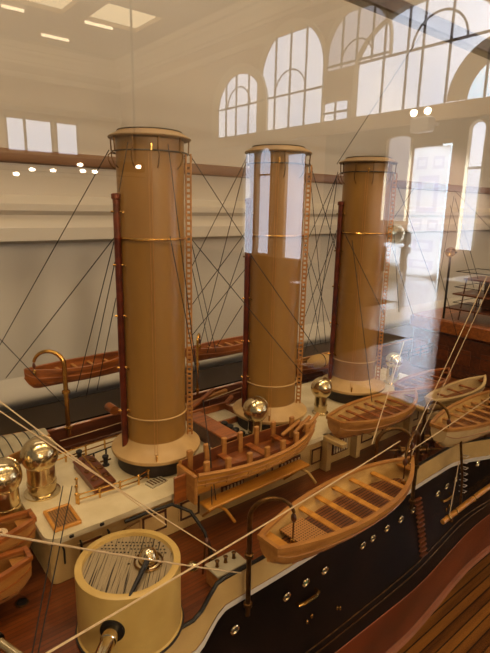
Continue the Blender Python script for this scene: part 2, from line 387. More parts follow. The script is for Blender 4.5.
# ------------------------------------------------------------------ funnels
FH = .066-ROOF            # rim height above the roof
def make_funnel(label, x, group=None):
    t = thing('funnel', label, 'funnel', (x, CY, ROOF), 0)
    MB().lathe([(.040,0),(.0415,.001),(.0415,.013),(.0425,.014),(.0425,.0165)], seg=64).build('base_drum', M['darkdrum'], t)
    MB().lathe([(.0425,.0165),(.0472,.0170),(.0478,.0185),(.0474,.0205),(.0395,.0245),(.0345,.0285),(.0318,.033)], seg=64).build('base_skirt', M['skirt'], t)
    MB().lathe([(.0318,.030),(.0316,.06),(.0319,.20),(.0321,FH-.007)], seg=64).build('funnel_casing', M['funnel'], t)
    MB().lathe([(.0328,FH-.0072),(.0385,FH-.0062),(.0389,FH-.0050),(.0384,FH-.0042),(.0310,FH-.0006),(.0300,FH+.0006),(.0288,FH+.0006),(.0285,FH-.02)], seg=64).build('rim_cap', M['rim'], t)
    MB().ring(.0300, .0006, (0,0,FH+.0008), 64).build('rim_bead', M['iron'], t)
    MB().lathe([(.0284,FH-.02),(.0001,FH-.02)], seg=40).build('uptake', M['iron'], t)
    MB().ring(.0358, .0008, (0,0,FH-.0185), 64).build('hoop', M['iron'], t)
    MB().ring(.0327, .0012, (0,0,.2405), 64).build('brass_band', M['gold'], t)
    MB().ring(.0330, .0008, (0,0,.060), 64).build('lower_band', M['skirt'], t)
    va = math.atan2(-CY, -x)                      # towards the viewer
    for k in range(10):                            # hoop brackets with a hanging loop each
        a = va + 2*PI*k/10 + .2; mb = MB(); c, s_ = math.cos(a), math.sin(a)
        mb.tube([(.0328*c,.0328*s_,FH-.0185),(.0365*c,.0365*s_,FH-.0185),(.0395*c,.0395*s_,FH-.0205),(.0395*c,.0395*s_,FH-.0245),(.0372*c,.0372*s_,FH-.030),(.0332*c,.0332*s_,FH-.0335)], .0006, 5)
        mb.tube([(.0368*c,.0368*s_,FH-.006),(.0362*c,.0362*s_,FH-.0185)], .0007, 5)
        mb.build('hoop_bracket', M['bronze'], t)
    mb = MB(); a = va+.03; mb.tube([(.036*math.cos(a),.036*math.sin(a),FH-.013),(.036*math.cos(a),.036*math.sin(a),FH-.019)], .0011, 6); mb.build('pulley', M['gold'], t)
    # steam pipe on the left
    a = va - 1.16; px, py = .0352*math.cos(a), .0352*math.sin(a); top = .281
    sp = MB().tube([(px,py,.022),(px,py,top-.004),(px,py,top),(px,py,top)], [.0034,.0034,.0034,.0028], 14).build('steam_pipe', M['copper'], t)
    MB().lathe([(.0034,top-.005),(.0046,top-.004),(.0046,top),(.0030,top+.001)], (px,py,0), 16).build('pipe_collar', M['copper'], sp)
    for z in (.265,.215,.165,.112,.066):
        MB().tube([(px*1.16,py*1.16,z),(px*.86+.003*math.cos(va),py*.86+.003*math.sin(va),z),(px*.80+.012*math.cos(va),py*.80+.012*math.sin(va),z)], .0009, 6).build('pipe_clamp', M['gold'], sp)
    # ladder on the right, standing off the casing edgewise
    a = va + 1.42; ca, sa = math.cos(a), math.sin(a)
    ldo = MB().tube([(.0340*ca,.0340*sa,z) for z in (.030, FH-.018)], .0010, 6).build('ladder', M['wood_tan'], t)
    MB().tube([(.0386*ca,.0386*sa,z) for z in (.030, FH-.018)], .0010, 6).build('ladder_rail', M['wood_tan'], ldo)
    mb = MB()
    for k in range(54): mb.box((.0363*ca, .0363*sa, .034+.0052*k), (.0046,.0012,.0024), rz=a)
    mb.build('ladder_rungs', M['wood_tan'], ldo)
    # two fine halyards down the front
    for d in (-.045,.03):
        a = va+d; r1, r2 = .0362, .0395
        MB().tube([(r1*math.cos(a),r1*math.sin(a),FH-.019),(.0342*math.cos(a),.0342*math.sin(a),.20),(r2*math.cos(a),r2*math.sin(a),.024)], .00026, 5).build('halyard', M['wood_tan'], t)
    MB().tube([(.0455*math.cos(va),.0455*math.sin(va),.0195),(.0435*math.cos(va),.0435*math.sin(va),.027)], .0012, 6).build('skirt_cleat', M['gold'], t)
    return t
make_funnel('tall buff funnel nearest the viewer, leftmost of the three', .2465)
make_funnel('middle buff funnel of the three, behind the round brass cowl', .412)
make_funnel('right hand buff funnel, farthest of the three', .577)

# ------------------------------------------------------------------ cowl ventilators
def cowl(label, x, y, zb, rs, h, rh, face, m):
    """round pipe with a globe hood whose mouth looks along the angle face"""
    t = thing('cowl_ventilator', label, 'ventilator', (x, y, zb))
    MB().lathe([(rs*1.3,0),(rs*1.3,.002),(rs*1.05,.0032),(rs,.0034),(rs,.0105),(rs*1.07,.0107),(rs*1.07,.0132),(rs,.0134),(rs,h)], seg=36).build('vent_pipe', m, t)
    c = (0,0,h+rh*.62)
    T = Matrix.Translation(c) @ Matrix.Rotation(face,4,'Z') @ Matrix.Rotation(PI/2,4,'Y')
    pr = []
    for i in range(17):
        a = PI - (PI*.70)*i/16
        pr.append((max(1e-5, rh*math.sin(a)), rh*math.cos(a)))
    pr2 = [(r_*1.0, z) for r_, z in pr]
    e = pr2[-1]
    MB().lathe(pr2+[(e[0]+.0010,e[1]+.0005),(e[0]+.0006,e[1]+.0018),(e[0]-.0012,e[1]+.0012),(e[0]-.0016,e[1]-.004)], M=T, seg=40).build('hood', m, t)
    MB().lathe([(e[0]-.0014,e[1]-.003),(.001,e[1]-.010)], M=T, seg=30).build('mouth', M['darkdrum'], t)
    return t
cowl('large brass cowl ventilator left of the tall left funnel, right of its smaller twin', .126, .457, ROOF, .0128, .030, .0170, 1.15, M['brass'])
cowl('brass cowl ventilator cut by the left picture edge', .090, .446, -.2780, .0125, .030, .0165, 1.15, M['brass'])
cowl('round brass cowl between the left and middle funnels, behind the ribbed boat', .363, .421, ROOF, .0085, .030, .0152, .6, M['brass'])
cowl('round brass cowl between the middle and right funnels', .487, .430, ROOF, .0085, .028, .0145, .6, M['brass'])
cowl('small silvery cowl right of the right funnel, under the bright reflection', .672, .445, ROOF, .0100, .030, .0130, .5, M['silver'])

# ------------------------------------------------------------------ boats
def boat(label, loc, L, B, D, rz=0, group=None, transom=True, hullm='wood_tan', inner='wood_pale', rim='wood_tan', seats='wood_orange',
         seat_u=(.12,.3,.42,.54,.66,.8), grate=True, kind='rowing_boat', cat='boat', covered=False, tipped=0):
    """open wooden boat: stern at local x=0, stem at x=L, keel bottom at z=0, rim at about z=D"""
    t = thing(kind, label, cat, loc, rz, group)
    N_ = 28
    def half(u):
        s0 = .34 if transom else .02
        if u < .5: q = (u/.5); w = s0+(1-s0)*math.sin(q*PI/2)**.85
        else: q = (1-u)/.5; w = max(.015, 1-(1-q)**2.6)
        return B/2*w
    rimz = lambda u: D*(1+.22*(2*u-1)**2*(1.25 if u > .5 else .8))
    def keel(u):
        k = .0
        if u > .86: k = D*.75*((u-.86)/.14)**2
        if u < .10: k = D*(.45 if transom else .75)*((.10-u)/.10)**2
        return k
    def sec(u, off, zo):
        b = max(.0006, half(u)-off); k = keel(u)+zo; rz_ = rimz(u)
        out = []
        for j in range(9):
            v = j/8; a = v*PI/2
            out.append((b*math.sin(a)**.75, k+(rz_-k)*(1-math.cos(a))**1.15))
        return out
    def shell(off, zo, flip):
        rows = []
        for i in range(N_+1):
            u = i/N_; s_ = sec(u, off, zo)
            rows.append([(u*L, -y, z) for y, z in s_[::-1]]+[(u*L, y, z) for y, z in s_[1:]])
        return rows
    mb = MB(); ro = shell(0,0,0); mb.grid(ro, True)
    if transom: mb.add(ro[0], [tuple(range(len(ro[0])))])
    mb.build('planking', M[hullm], t)
    ri = shell(.0016, .0016, 1)
    mb = MB(); mb.grid(ri, True, flip=True)
    if transom: mb.add([(.0018,y,z) for _, y, z in ri[0]], [tuple(range(len(ri[0])))])
    mb.build('lining', M[inner], t)
    # strakes: three lapped lines outside, one rim all round
    for sgn in (-1,1):
        mb = MB(); rows = []
        for i in range(N_+1):
            u = i/N_; y = half(u); z = rimz(u)
            rows.append([(u*L, sgn*(y+.0014), z-.0026), (u*L, sgn*(y+.0014), z+.0010), (u*L, sgn*max(0,(y-.0030)), z+.0010), (u*L, sgn*max(0,(y-.0030)), z-.0014)])
        mb.grid(rows, False); mb.add(rows[0], [(0,1,2,3)]); mb.build('gunwale', M[rim], t)
    for fr_ in (.62,):
        for sgn in (-1,1):
            mb = MB(); mb.tube([((i/N_)*L, sgn*(sec(i/N_,0,0)[6][0]+.0003), sec(i/N_,0,0)[6][1]) for i in range(N_+1)], .0007, 5); mb.build('rubbing_strake', M[rim], t)
    mb = MB(); mb.tube([(L*i/N_, 0, keel(i/N_)-.0006) for i in range(N_+1)]+[(L*1.004,0,rimz(1)+.002)], .0014, 6); mb.build('keel_and_stem', M[rim], t)
    if transom:
        h0 = half(0); mb = MB(); mb.box((.0004,0,rimz(0)-.0005), (.0035,h0*2+.002,.004)); mb.build('transom_cap', M[rim], t)
    if covered:
        mb = MB(); rows = []
        for i in range(N_+1):
            u = i/N_; b = half(u); zt = rimz(u)+.001
            rows.append([(u*L, b*(2*j/8-1), zt+.004*(1-(2*j/8-1)**2)) for j in range(9)])
        mb.grid(rows); mb.build('canvas_cover', M['cloth'], t)
        for k in range(1,16):
            u = k/16; b = half(u); mb = MB(); mb.tube([(u*L, b*(2*j/8-1), rimz(u)+.0016+.004*(1-(2*j/8-1)**2)) for j in range(9)], .0006, 5); mb.build('cover_batten', M['iron'], t)
        return t
    # floor, thwarts
    zf = D*.30
    mb = MB(); top = []; bot = []
    for i in range(2, N_-1):
        u = i/N_; b = half(u)*.80; top.append((u*L, b)); bot.append((u*L, -b))
    mb.prism(bot+top[::-1], zf-.0008, zf); mb.build('floor_boards', M['floorboard'], t)
    if grate:
        mb = MB(); mb.box((L*.21, 0, D*.58), (L*.13, half(.2)*1.5, .0014)); mb.build('stern_grating', M['boatgrate'], t)
    for u in seat_u:
        b = half(u)-.0022; mb = MB(); mb.box((u*L, 0, D*.74), (L*.030 if L > .12 else L*.045, b*2, .0018), bev=.0004); mb.build('thwart', M[seats], t)
    for u in (.075,.925):
        b = half(u)-.002; mb = MB(); zz = rimz(u)-.004
        u2 = .01 if u < .5 else .985
        b2 = max(.001, half(u2)-.002)
        mb.prism([(u*L,-b),(u*L,b),(u2*L,b2),(u2*L,-b2)] if u2 < u else [(u*L,-b),(u2*L,-b2),(u2*L,b2),(u*L,b)], zz-.0016, zz); mb.build('end_bench', M[seats], t)
    return t

boat('large open rowing boat with thwarts and slatted floor hung over the near ship side', (.236,.254,-.2815), .212, .062, .021, math.radians(2.5),
     hullm='wood_tan', rim='wood_tan', seats='wood_gold', seat_u=(.31,.43,.55,.67,.80))
boat('tan rowing boat on the deckhouse edge beside the right funnel', (.441,.367,-.2735), .166, .062, .0225, math.radians(-1.5),
     hullm='wood_tan', rim='wood_tan', seat_u=(.2,.32,.44,.56,.68,.8), grate=False)
boat('dark orange rowing boat crossed by the bluish reflection, right of the silvery cowl', (.612,.392,-.2725), .135, .048, .020, 0,
     hullm='wood_red', rim='wood_orange', seats='wood_orange', inner='wood_red', seat_u=(.2,.35,.5,.65,.8), grate=False)
boat('rowing boat with cream hull cut by the right picture edge, nearest there', (.533,.283,-.281), .215, .062, .026, math.radians(1),
     hullm='greyboat', rim='wood_tan', seat_u=(.15,.25,.35,.45,.55,.65,.75), seats='wood_tan', grate=False)
boat('pale cream boat behind the cream hulled boat at the right edge', (.625,.350,-.279), .16, .040, .018, 0,
     hullm='greyboat', rim='greyboat', inner='greyboat', seat_u=(.3,.5,.7), grate=False)
boat('brown rowing boat hanging over the far rail left of the tall left funnel', (.167,.643,-.2320), .150, .044, .022, 0,
     hullm='wood_orange', rim='wood_orange', inner='wood_orange', seats='wood_tan', seat_u=(.15,.3,.45,.6,.75,.88), grate=False, transom=False)
boat('brown rowing boat hanging over the far rail between the left and middle funnels', (.405,.643,-.2400), .160, .042, .019, 0,
     hullm='wood_orange', rim='wood_orange', inner='wood_orange', seats='wood_tan', seat_u=(.1,.22,.34,.46,.58,.7,.82), grate=False, transom=False)
boat('tan boat on the deck at the left edge, the farther of two there', (.102,.406,-.2930), .17, .042, .029, PI,
     hullm='wood_tan', rim='wood_orange', inner='wood_tan', seats='wood_tan', seat_u=(.3,.6), grate=False)
boat('tan boat on the deck at the left edge, the nearer and lower of two there', (.0885,.374,-.3020), .17, .040, .027, PI,
     hullm='wood_tan', rim='wood_orange', inner='wood_tan', seats='wood_tan', seat_u=(.3,.6), grate=False)
boat('boat under a grey striped canvas cover at the left edge behind the cowls', (.165,.566,-.290), .17, .062, .024, PI,
     hullm='wood_tan', rim='wood_tan', covered=True, transom=True)
boat('small tan boat on the far deck between the middle and right funnels', (.585,.585,-.283), .135, .040, .020, 0,
     hullm='wood_orange', rim='wood_tan', inner='wood_pale', seat_u=(.25,.5,.75), grate=False)

# ribbed boat: planked sides with tall posts standing above the rail
t = thing('ribbed_boat', 'brown wooden boat with tall posts above its rail, beside the middle funnel', 'boat', (.238,.372,-.2740), math.radians(1.0))
L_, B_, D_ = .178, .050, .0225
def rb(u): return B_/2*(.62+.38*math.sin(min(1,u/.45)*PI/2) if u < .45 else max(.03, 1-((u-.45)/.55)**2.8))
def rzz(u): return D_*(1+.30*max(0,(u-.5)*2)**2+.22*max(0,(.5-u)*2)**2)
def rk(u): return D_*.8*max(0,(u-.85)/.15)**2
for off, nm, mm in ((0,'planking','wood_gold'),(.0018,'lining','wood_orange')):
    rows = []
    for i in range(29):
        u = i/28; b = max(.0006, rb(u)-off); s_ = []
        for j in range(8):
            a = j/7*PI/2; s_.append((b*math.sin(a)**.7, rk(u)+off+(rzz(u)-rk(u)-off)*(1-math.cos(a))))
        rows.append([(u*L_,-y,z) for y,z in s_[::-1]]+[(u*L_,y,z) for y,z in s_[1:]])
    mb = MB(); mb.grid(rows, True, flip=bool(off)); mb.add([(p[0]+off,p[1],p[2]) for p in rows[0]], [tuple(range(len(rows[0])))]); mb.build(nm, M[mm], t)
for sgn in (-1,1):
    for zz, rr in ((0,.0022),(-.006,.0010),(-.011,.0009)):
        mb = MB(); mb.tube([(i/28*L_, sgn*(rb(i/28)*(1 if zz == 0 else (.985 if zz > -.008 else .93))), rzz(i/28)+zz) for i in range(29)], rr, 6); mb.build('rail_strake', M['wood_tan'], t)
    for k, u in enumerate((.06,.19,.33,.46,.59,.72,.85)):
        mb = MB(); y = sgn*(rb(u)-.003); mb.box((u*L_, y, rzz(u)-.001), (.0058,.0040,.026), bev=.0006); mb.build('post', M['wood_tan'], t)
    mb = MB(); mb.grid([[(u/20*L_*.86, sgn*(rb(u/20*.86)-.0035), rzz(u/20*.86)+z) for u in range(21)] for z in (-.012,.004)]); mb.build('wash_board', M['wood_red'], t)
for u in (.30,.52,.72):
    mb = MB(); mb.box((u*L_,0,rzz(u)*.75), (.008,rb(u)*1.85,.002)); mb.build('thwart', M['wood_orange'], t)
mb = MB(); mb.box((-.002,0,D_*.55), (.004,.032,D_*1.35), bev=.001); mb.build('stern_board', M['wood_tan'], t)
mb = MB(); mb.box((-.009,.0,D_*.45), (.016,.0025,D_*1.25), bev=.0006); mb.build('rudder', M['wood_orange'], t)
for k,(u,a) in enumerate(((.80,.35),(.88,.5),(.94,.6))):
    mb = MB(); mb.box((u*L_, .004-.004*k, rzz(u)+.004), (.030,.004,.003), ry=-a, bev=.0006); mb.build('stacked_timber', M['wood_tan'], t)

# plank on trestle arms
t = thing('gangplank', 'long yellow plank on slanting supports below the ribbed boat', 'plank', (.315,.3575,-.283), math.radians(1.0))
MB().box((0,0,.0012), (.140,.0165,.0030), bev=.0006).build('plank_board', M['wood_gold'], t)
for sx in (-.056,.060):
    MB().tube([(sx,.010,-.003),(sx+.004,-.012,-.004),(sx+.010,-.018,-.016)], .0016, 6).build('support_arm', M['wood_pale'] if sx > 0 else M['wood_gold'], t)
    MB().tube([(sx,.0215,-.026),(sx,-.004,-.001)], .0014, 6).build('support_strut', M['wood_gold'], t)

# ------------------------------------------------------------------ gun turret
TX, TY, TR, TZ = .1425, .3075, .0390, .056
t = thing('gun_turret', 'round cream gun turret with worn striped top in the foreground', 'gun turret', (TX,TY,DECK+.0004))
MB().lathe([(TR+.001,0),(TR+.001,.003),(TR,.004),(TR,TZ-.0005),(TR-.0008,TZ),(TR-.0052,TZ),(TR-.0056,TZ-.0035)], seg=72).build('turret_wall', M['turret'], t)
MB().ring(TR+.0012, .0012, (0,0,.0015), 64).build('base_ring', M['darkdrum'], t)
top = MB().lathe([(TR-.0052,TZ-.0032),(.001,TZ-.0030)], seg=60).build('top_plate', M['plate'], t)
mb = MB(); e1 = Vector((.78,-.62)); e2 = Vector((.62,.78))           # rows of round holes on the far part of the plate
for r_ in range(4):
    for k in range(-9,10):
        if (k*7+r_*3) % 11 == 0: continue
        q = e2*(.0125+.0040*r_)+e1*(.0029*k+.0014*(r_%2))
        if q.length < TR-.008: mb.lathe([(.00085,.0004),(.0001,.0004)], (q.x,q.y,TZ-.0030), 8)
mb.build('plate_holes', M['iron'], top)
dx, dy = .155-TX, .2995-TY
so = MB().lathe([(.0108,TZ-.003),(.0110,TZ-.0018),(.0100,TZ-.0012),(.0078,TZ-.001),(.0074,TZ+.0010),(.0066,TZ+.0045),(.0052,TZ+.0072),(.0030,TZ+.0088),(.0003,TZ+.0094)], (dx,dy,0), 36).build('sighting_hood', M['silver'], t)
MB().ring(.0105, .0008, (dx,dy,TZ-.0012), 36).build('hood_flange', M['bronze'], so)
mb = MB(); mb.tube([(dx-.004,dy-.005,TZ+.003),(.1268-TX,.2706-TY+.004,TZ-.0012)], [.0022,.0014], 8); mb.build('sighting_bar', M['iron'], t)
gd = Vector((-.69,-.72,.0)).normalized(); gz = .0305
ga = math.atan2(gd.y, gd.x)
Tm = Matrix.Translation((gd.x*(TR-.0012), gd.y*(TR-.0012), gz)) @ Matrix.Rotation(ga,4,'Z') @ Matrix.Rotation(PI/2,4,'Y')
MB().lathe([(.0088,.0008),(.0086,.0022),(.0060,.0024),(.0001,.0024)], M=Tm, seg=30).build('gun_port', M['iron'], t)
gb = MB().lathe([(.0056,0),(.0056,.010),(.0050,.0105),(.0050,.026),(.0044,.0265),(.0041,.050),(.0038,.075),(.0041,.077),(.0045,.083),(.0041,.0835),(.0028,.0836)], M=Tm, seg=28).build('gun_barrel', M['silver'], t)
MB().lathe([(.0028,.0836),(.0026,.07),(.0001,.07)], M=Tm, seg=20).build('muzzle_bore', M['iron'], gb)

t = thing('small_gun', 'small brass and black gun cut by the left picture edge', 'gun', (.0480,.312,-.3176))
MB().lathe([(.007,0),(.006,.002),(.003,.005),(.003,.030),(.0045,.031),(.0045,.036)], seg=20).build('pedestal', M['iron'], t)
Tm = Matrix.Translation((0,.0,.040)) @ Matrix.Rotation(math.radians(-66),4,'Z') @ Matrix.Rotation(PI/2+.10,4,'Y')
g = MB().lathe([(.001,-.030),(.004,-.029),(.0045,-.016),(.0036,-.015),(.0033,.0),(.0028,.022),(.0030,.026),(.0018,.0262)], M=Tm, seg=20).build('barrel', M['brass'], t)
MB().lathe([(.0046,-.004),(.0048,-.003),(.0048,.004),(.0046,.005)], M=Tm, seg=20).build('trunnion_ring', M['iron'], g)

# ------------------------------------------------------------------ davits
def davit(label, x, y, z0, ztop, reach, m='bronze', r=.0022, group=None, tackle=True, drop=.028):
    """curved post; reach = (dx, dy) of the hook from the post"""
    t = thing('boat_davit', label, 'davit', (x, y, z0), 0, group)
    h = ztop-z0; dx, dy = reach; ln = math.hypot(dx, dy); R = ln/2
    pts = [(0,0,0),(0,0,h*.5),(0,0,h-R*.75)]
    for i in range(1,13):
        a = PI - PI*i/12*.93
        q = (R+R*math.cos(a))/ln; pts.append((dx*q, dy*q, h-R*.75+R*1.0*math.sin(a)*.95))
    post = MB().tube(pts, [r]*3+[r*(1-.03*i) for i in range(12)], 9).build('davit_post', M[m], t)
    for zz in (h*.10, h*.55):
        MB().lathe([(r,zz-.002),(r*1.7,zz-.0015),(r*1.7,zz+.0015),(r,zz+.002)], seg=14).build('collar', M[m], post)
    e = pts[-1]
    if tackle:
        bl = MB().tube([(e[0],e[1],e[2]+.001),(e[0],e[1],e[2]-drop)], .0007, 5).build('tackle_rope', M['rope'] if m != 'bronze' else M['bronze'], t)
        for zz in (-.005, -drop):
            MB().sphere((e[0],e[1],e[2]+zz), .0028, (.7,1,1.5), 12, 8).build('pulley_block', M['wood_dark'] if zz > -.01 else M['gold'], t)
    return t
davit('bronze davit with curved arm at the stern of the large rowing boat', .2312,.2715,-.335,-.2290, (.0300,-.020))
davit('bronze davit with looped arm at the far end of the large rowing boat', .4720,.2720,-.330,-.2330, (-.046,-.014))
davit('bronze davit behind the bow of the large rowing boat, between it and the tan boat', .4150,.2860,-.318,-.2240, (.028,-.024))
davit('bronze davit at the near end of the cream hulled boat', .5600,.3180,-.318,-.2350, (-.006,-.036))
davit('golden davit curving over the brown boat left of the left funnel', .2030,.6000,-.290,-.1810, (-.030,.022), 'gold', .0030, drop=.014)
davit('golden davit beside the ladder of the left funnel over the far boat', .408,.612,-.285,-.1935, (.018,.020), 'gold', .0020, drop=.014)
davit('bronze davit at the far end of the cream hulled boat by the right edge', .700,.300,-.318,-.2330, (-.012,-.016))

# ------------------------------------------------------------------ hatches and roof fittings
def hatch_frame(name, label, x, y, w, d, m_in, rz=0, cat='hatch'):
    t = thing(name, label, cat, (x, y, ROOF), rz)
    for sx, sy, lx, ly in ((0,-d/2,w,.0028),(0,d/2,w,.0028),(-w/2,0,.0028,d),(w/2,0,.0028,d)):
        MB().box((sx,sy,.0018), (lx+.0024*(lx > ly),ly,.0030), bev=.0005).build('coaming', M['wood_gold'], t)
    MB().box((0,0,.0012), (w-.002,d-.002,.0020)).build('grating_panel', m_in, t)
    return t
hatch_frame('grated_hatch', 'small grated hatch with yellow frame on the bow end of the ivory roof', .1262,.4043,.0210,.0315,M['grating'], math.radians(-2))
t = thing('skylight_box', 'red brown ornamented skylight box on the roof left of the left funnel', 'skylight', (.1755,.4525,ROOF), math.radians(-2))
MB().box((0,0,.004), (.021,.060,.008), bev=.001).build('skylight_base', M['wood_red'], t)
for sgn in (-1,1):
    p = MB().box((sgn*.0052,0,.0098), (.0125,.061,.0016), ry=sgn*.32).build('sloped_lid', M['wood_red'], t)
    for k in range(3):
        T = Matrix.Translation((sgn*.0056,-.018+.018*k,.0110)) @ Matrix.Rotation(sgn*.32,4,'Y')
        MB().ring(.0034,.0007,M=T,seg=16).build('round_light', M['bronze'], p)
MB().tube([(0,-.031,.0125),(0,.031,.0125)], .0011, 6).build('ridge_bar', M['gold'], t)
# brass guard rails on the roof
def guard(label, pts, h=.013, n_r=2, m='gold', name='guard_rail', posts=None, r=.0010, z=ROOF):
    x0, y0 = pts[0]; t = thing(name, label, 'railing', (x0,y0,z))
    P = [(x-x0, y-y0) for x, y in pts]
    for x, y in P:
        MB().tube([(x,y,0),(x,y,h)], r*1.1, 6).build('stanchion', M[m], t)
        MB().sphere((x,y,h), r*1.8, seg=10, rings=6).build('stanchion_knob', M[m], t) if posts else None
    for k in range(n_r):
        zz = h*(k+1)/n_r; MB().tube([(x,y,zz) for x, y in P], r*.8, 5).build('rail_bar', M[m], t)
    return t
guard('brass guard rail around the skylight box on the ivory roof', [(.146,.417),(.166,.4155),(.186,.414),(.206,.414),(.219,.418)], .010, 2, posts=True)
guard('short brass guard rail across the roof beside the grated hatch', [(.145,.419),(.150,.432),(.155,.445)], .010, 2, posts=True)
guard('thin brass rail along the roof left of the left funnel, farther from the viewer', [(.142,.500),(.165,.502),(.188,.504),(.211,.506),(.234,.508)], .012, 2)
guard('dark chain rail on the roof edge just behind the left funnel skirt rail', [(.175,.485),(.19,.487),(.205,.489),(.222,.492)], .009, 1, 'iron')
guard('white wire rail along the far deck between the left and middle funnels', [(.34,.57),(.37,.57),(.40,.57),(.43,.57),(.46,.57)], .040, 3, 'wood_red', z=DECK)
guard('brown rail with thin wires along the far deck behind the small tan boat', [(.52,.60),(.56,.60),(.60,.60),(.64,.60),(.68,.60),(.72,.60)], .050, 3, 'wood_red', z=DECK)
guard('far deck rail of dark brown stanchions left of the left funnel', [(.16,.56),(.19,.56),(.22,.56),(.25,.56),(.28,.56)], .034, 3, 'wood_dark', z=DECK)
guard('dark rail of thin stanchions along the roof edge right of the right funnel', [(.72,.50),(.76,.50),(.80,.50),(.84,.50),(.88,.50)], .022, 3, 'iron')

# companion casing and black pots between the left and middle funnels
t = thing('companion_casing', 'orange topped brown wooden casing between the left and middle funnels', 'casing', (.3185,.448,ROOF))
MB().box((0,0,.010), (.018,.076,.020), bev=.0006).build('casing_sides', M['wood_dark'], t)
MB().box((0,0,.0212), (.022,.080,.003), bev=.0008).build('casing_top', M['wood_orange'], t)
MB().box((.0,-.0385,.009), (.012,.001,.012)).build('casing_door', M['wood_red'], t)
t = thing('coaming_frame', 'low brown wooden coaming around the white well behind the black pots', 'coaming', (.360,.497,ROOF))
for c, d in (((0,-.022,.004),(.066,.003,.008)),((0,.022,.005),(.066,.003,.010)),((-.032,0,.004),(.003,.044,.008)),((.032,0,.004),(.003,.044,.008))):
    MB().box(c, d, bev=.0004).build('coaming_board', M['wood_orange'], t)
for r_ in range(2):
    for k in range(5):
        p = MB().lathe([(.0038,0),(.0040,.003),(.0040,.0075),(.0045,.0080),(.0045,.0095),(.0036,.0105),(.0002,.0110)], seg=18).build('deck_pot', M['iron'], None, (.3385+.0125*r_, .420+.0115*k, ROOF))
        tag(p, 'small black lidded pot in the double row between casing and round brass cowl', 'pot', 'black pots between the funnels')

# ------------------------------------------------------------------ deck fittings
t = thing('deck_scuttle', 'round dark scuttle plate in the bow deck near the left edge', 'hatch', (.0818,.380,DECK))
MB().lathe([(.0052,0),(.0052,.0010),(.0042,.0012)], seg=28).build('scuttle_ring', M['bronze'], t)
MB().lathe([(.0042,.0008),(.0001,.0009)], seg=24).build('scuttle_lid', M['iron'], t)
t = thing('mushroom_vent', 'small brass mushroom cap on the deck right of the gun turret', 'vent', (.2146,.3295,DECK))
MB().lathe([(.0056,0),(.0056,.0012),(.0030,.0016),(.0026,.003)], seg=24).build('cap_base', M['brass'], t)
MB().lathe([(.0026,.003),(.0044,.0032),(.0042,.0045),(.0022,.0056),(.0002,.006)], seg=24).build('cap_dome', M['brass'], t)
t = thing('deck_locker', 'small wooden locker with grey top at the bulwark step right of the turret', 'locker', (.2285,.2985,DECK))
MB().box((0,0,.008), (.030,.018,.016), bev=.0008).build('locker_body', M['wood_tan'], t)
MB().box((0,0,.0172), (.032,.020,.0024), bev=.0006).build('locker_lid', M['cloth'], t)
for k in range(3):
    MB().lathe([(.0020,.018),(.0014,.0195),(.0014,.0225),(.0022,.024),(.0003,.0245)], (-.009+.009*k,.001,0), 12).build('rope_pin', M['bronze'], t)
t = thing('fairlead_stand', 'bronze post stand with crossed ropes at the bulwark beside the small locker', 'fairlead', (.2215,.318,DECK))
for sx in (-.004,.004):
    MB().tube([(sx,0,0),(sx*.4,0,.030)], .0010, 6).build('stand_leg', M['bronze'], t)
MB().sphere((0,0,.031), .0030, (1,.8,1.2), 12, 8).build('stand_block', M['wood_dark'], t)
MB().tube([(-.006,0,.012),(.006,0,.012)], .0009, 6).build('stand_bar', M['bronze'], t)
t = thing('winch', 'brass winch with long horizontal shaft behind the far end of the large rowing boat', 'winch', (.530,.310,-.290))
Tm = Matrix.Rotation(math.radians(-32),4,'Z') @ Matrix.Rotation(PI/2,4,'Y')
MB().lathe([(.0009,-.034),(.0014,-.033),(.0014,.034),(.0009,.035)], M=Tm, seg=10).build('shaft', M['bronze'], t)
for zz in (-.020,.004):
    MB().lathe([(.0015,zz),(.0060,zz+.0005),(.0060,zz+.002),(.0042,zz+.003),(.0042,zz+.009),(.0060,zz+.010),(.0060,zz+.0115),(.0015,zz+.012)], M=Tm, seg=22).build('drum', M['bronze'], t)
for s_ in (-.024,.020):
    v = Tm @ Vector((0,0,s_)); MB().tube([(v.x-.006,v.y,-.028),(v.x,v.y,.001),(v.x+.006,v.y,-.028)], .0012, 6).build('winch_leg', M['bronze'], t)
t = thing('cable_reel', 'dark bronze cable reel on the deck in front of the cream hulled boat', 'reel', (.590,.330,-.300))
Tm = Matrix.Rotation(math.radians(-40),4,'Z') @ Matrix.Rotation(PI/2,4,'Y')
MB().lathe([(.001,-.008),(.011,-.008),(.011,-.006),(.006,-.005),(.006,.005),(.011,.006),(.011,.008),(.001,.008)], M=Tm, seg=28).build('reel_drum', M['bronze'], t)
for s_ in (-.009,.009):
    v = Tm @ Vector((0,0,s_)); MB().tube([(v.x-.008,v.y,-.018),(v.x,v.y,0),(v.x+.008,v.y,-.018)], .0011, 6).build('reel_leg', M['iron'], t)

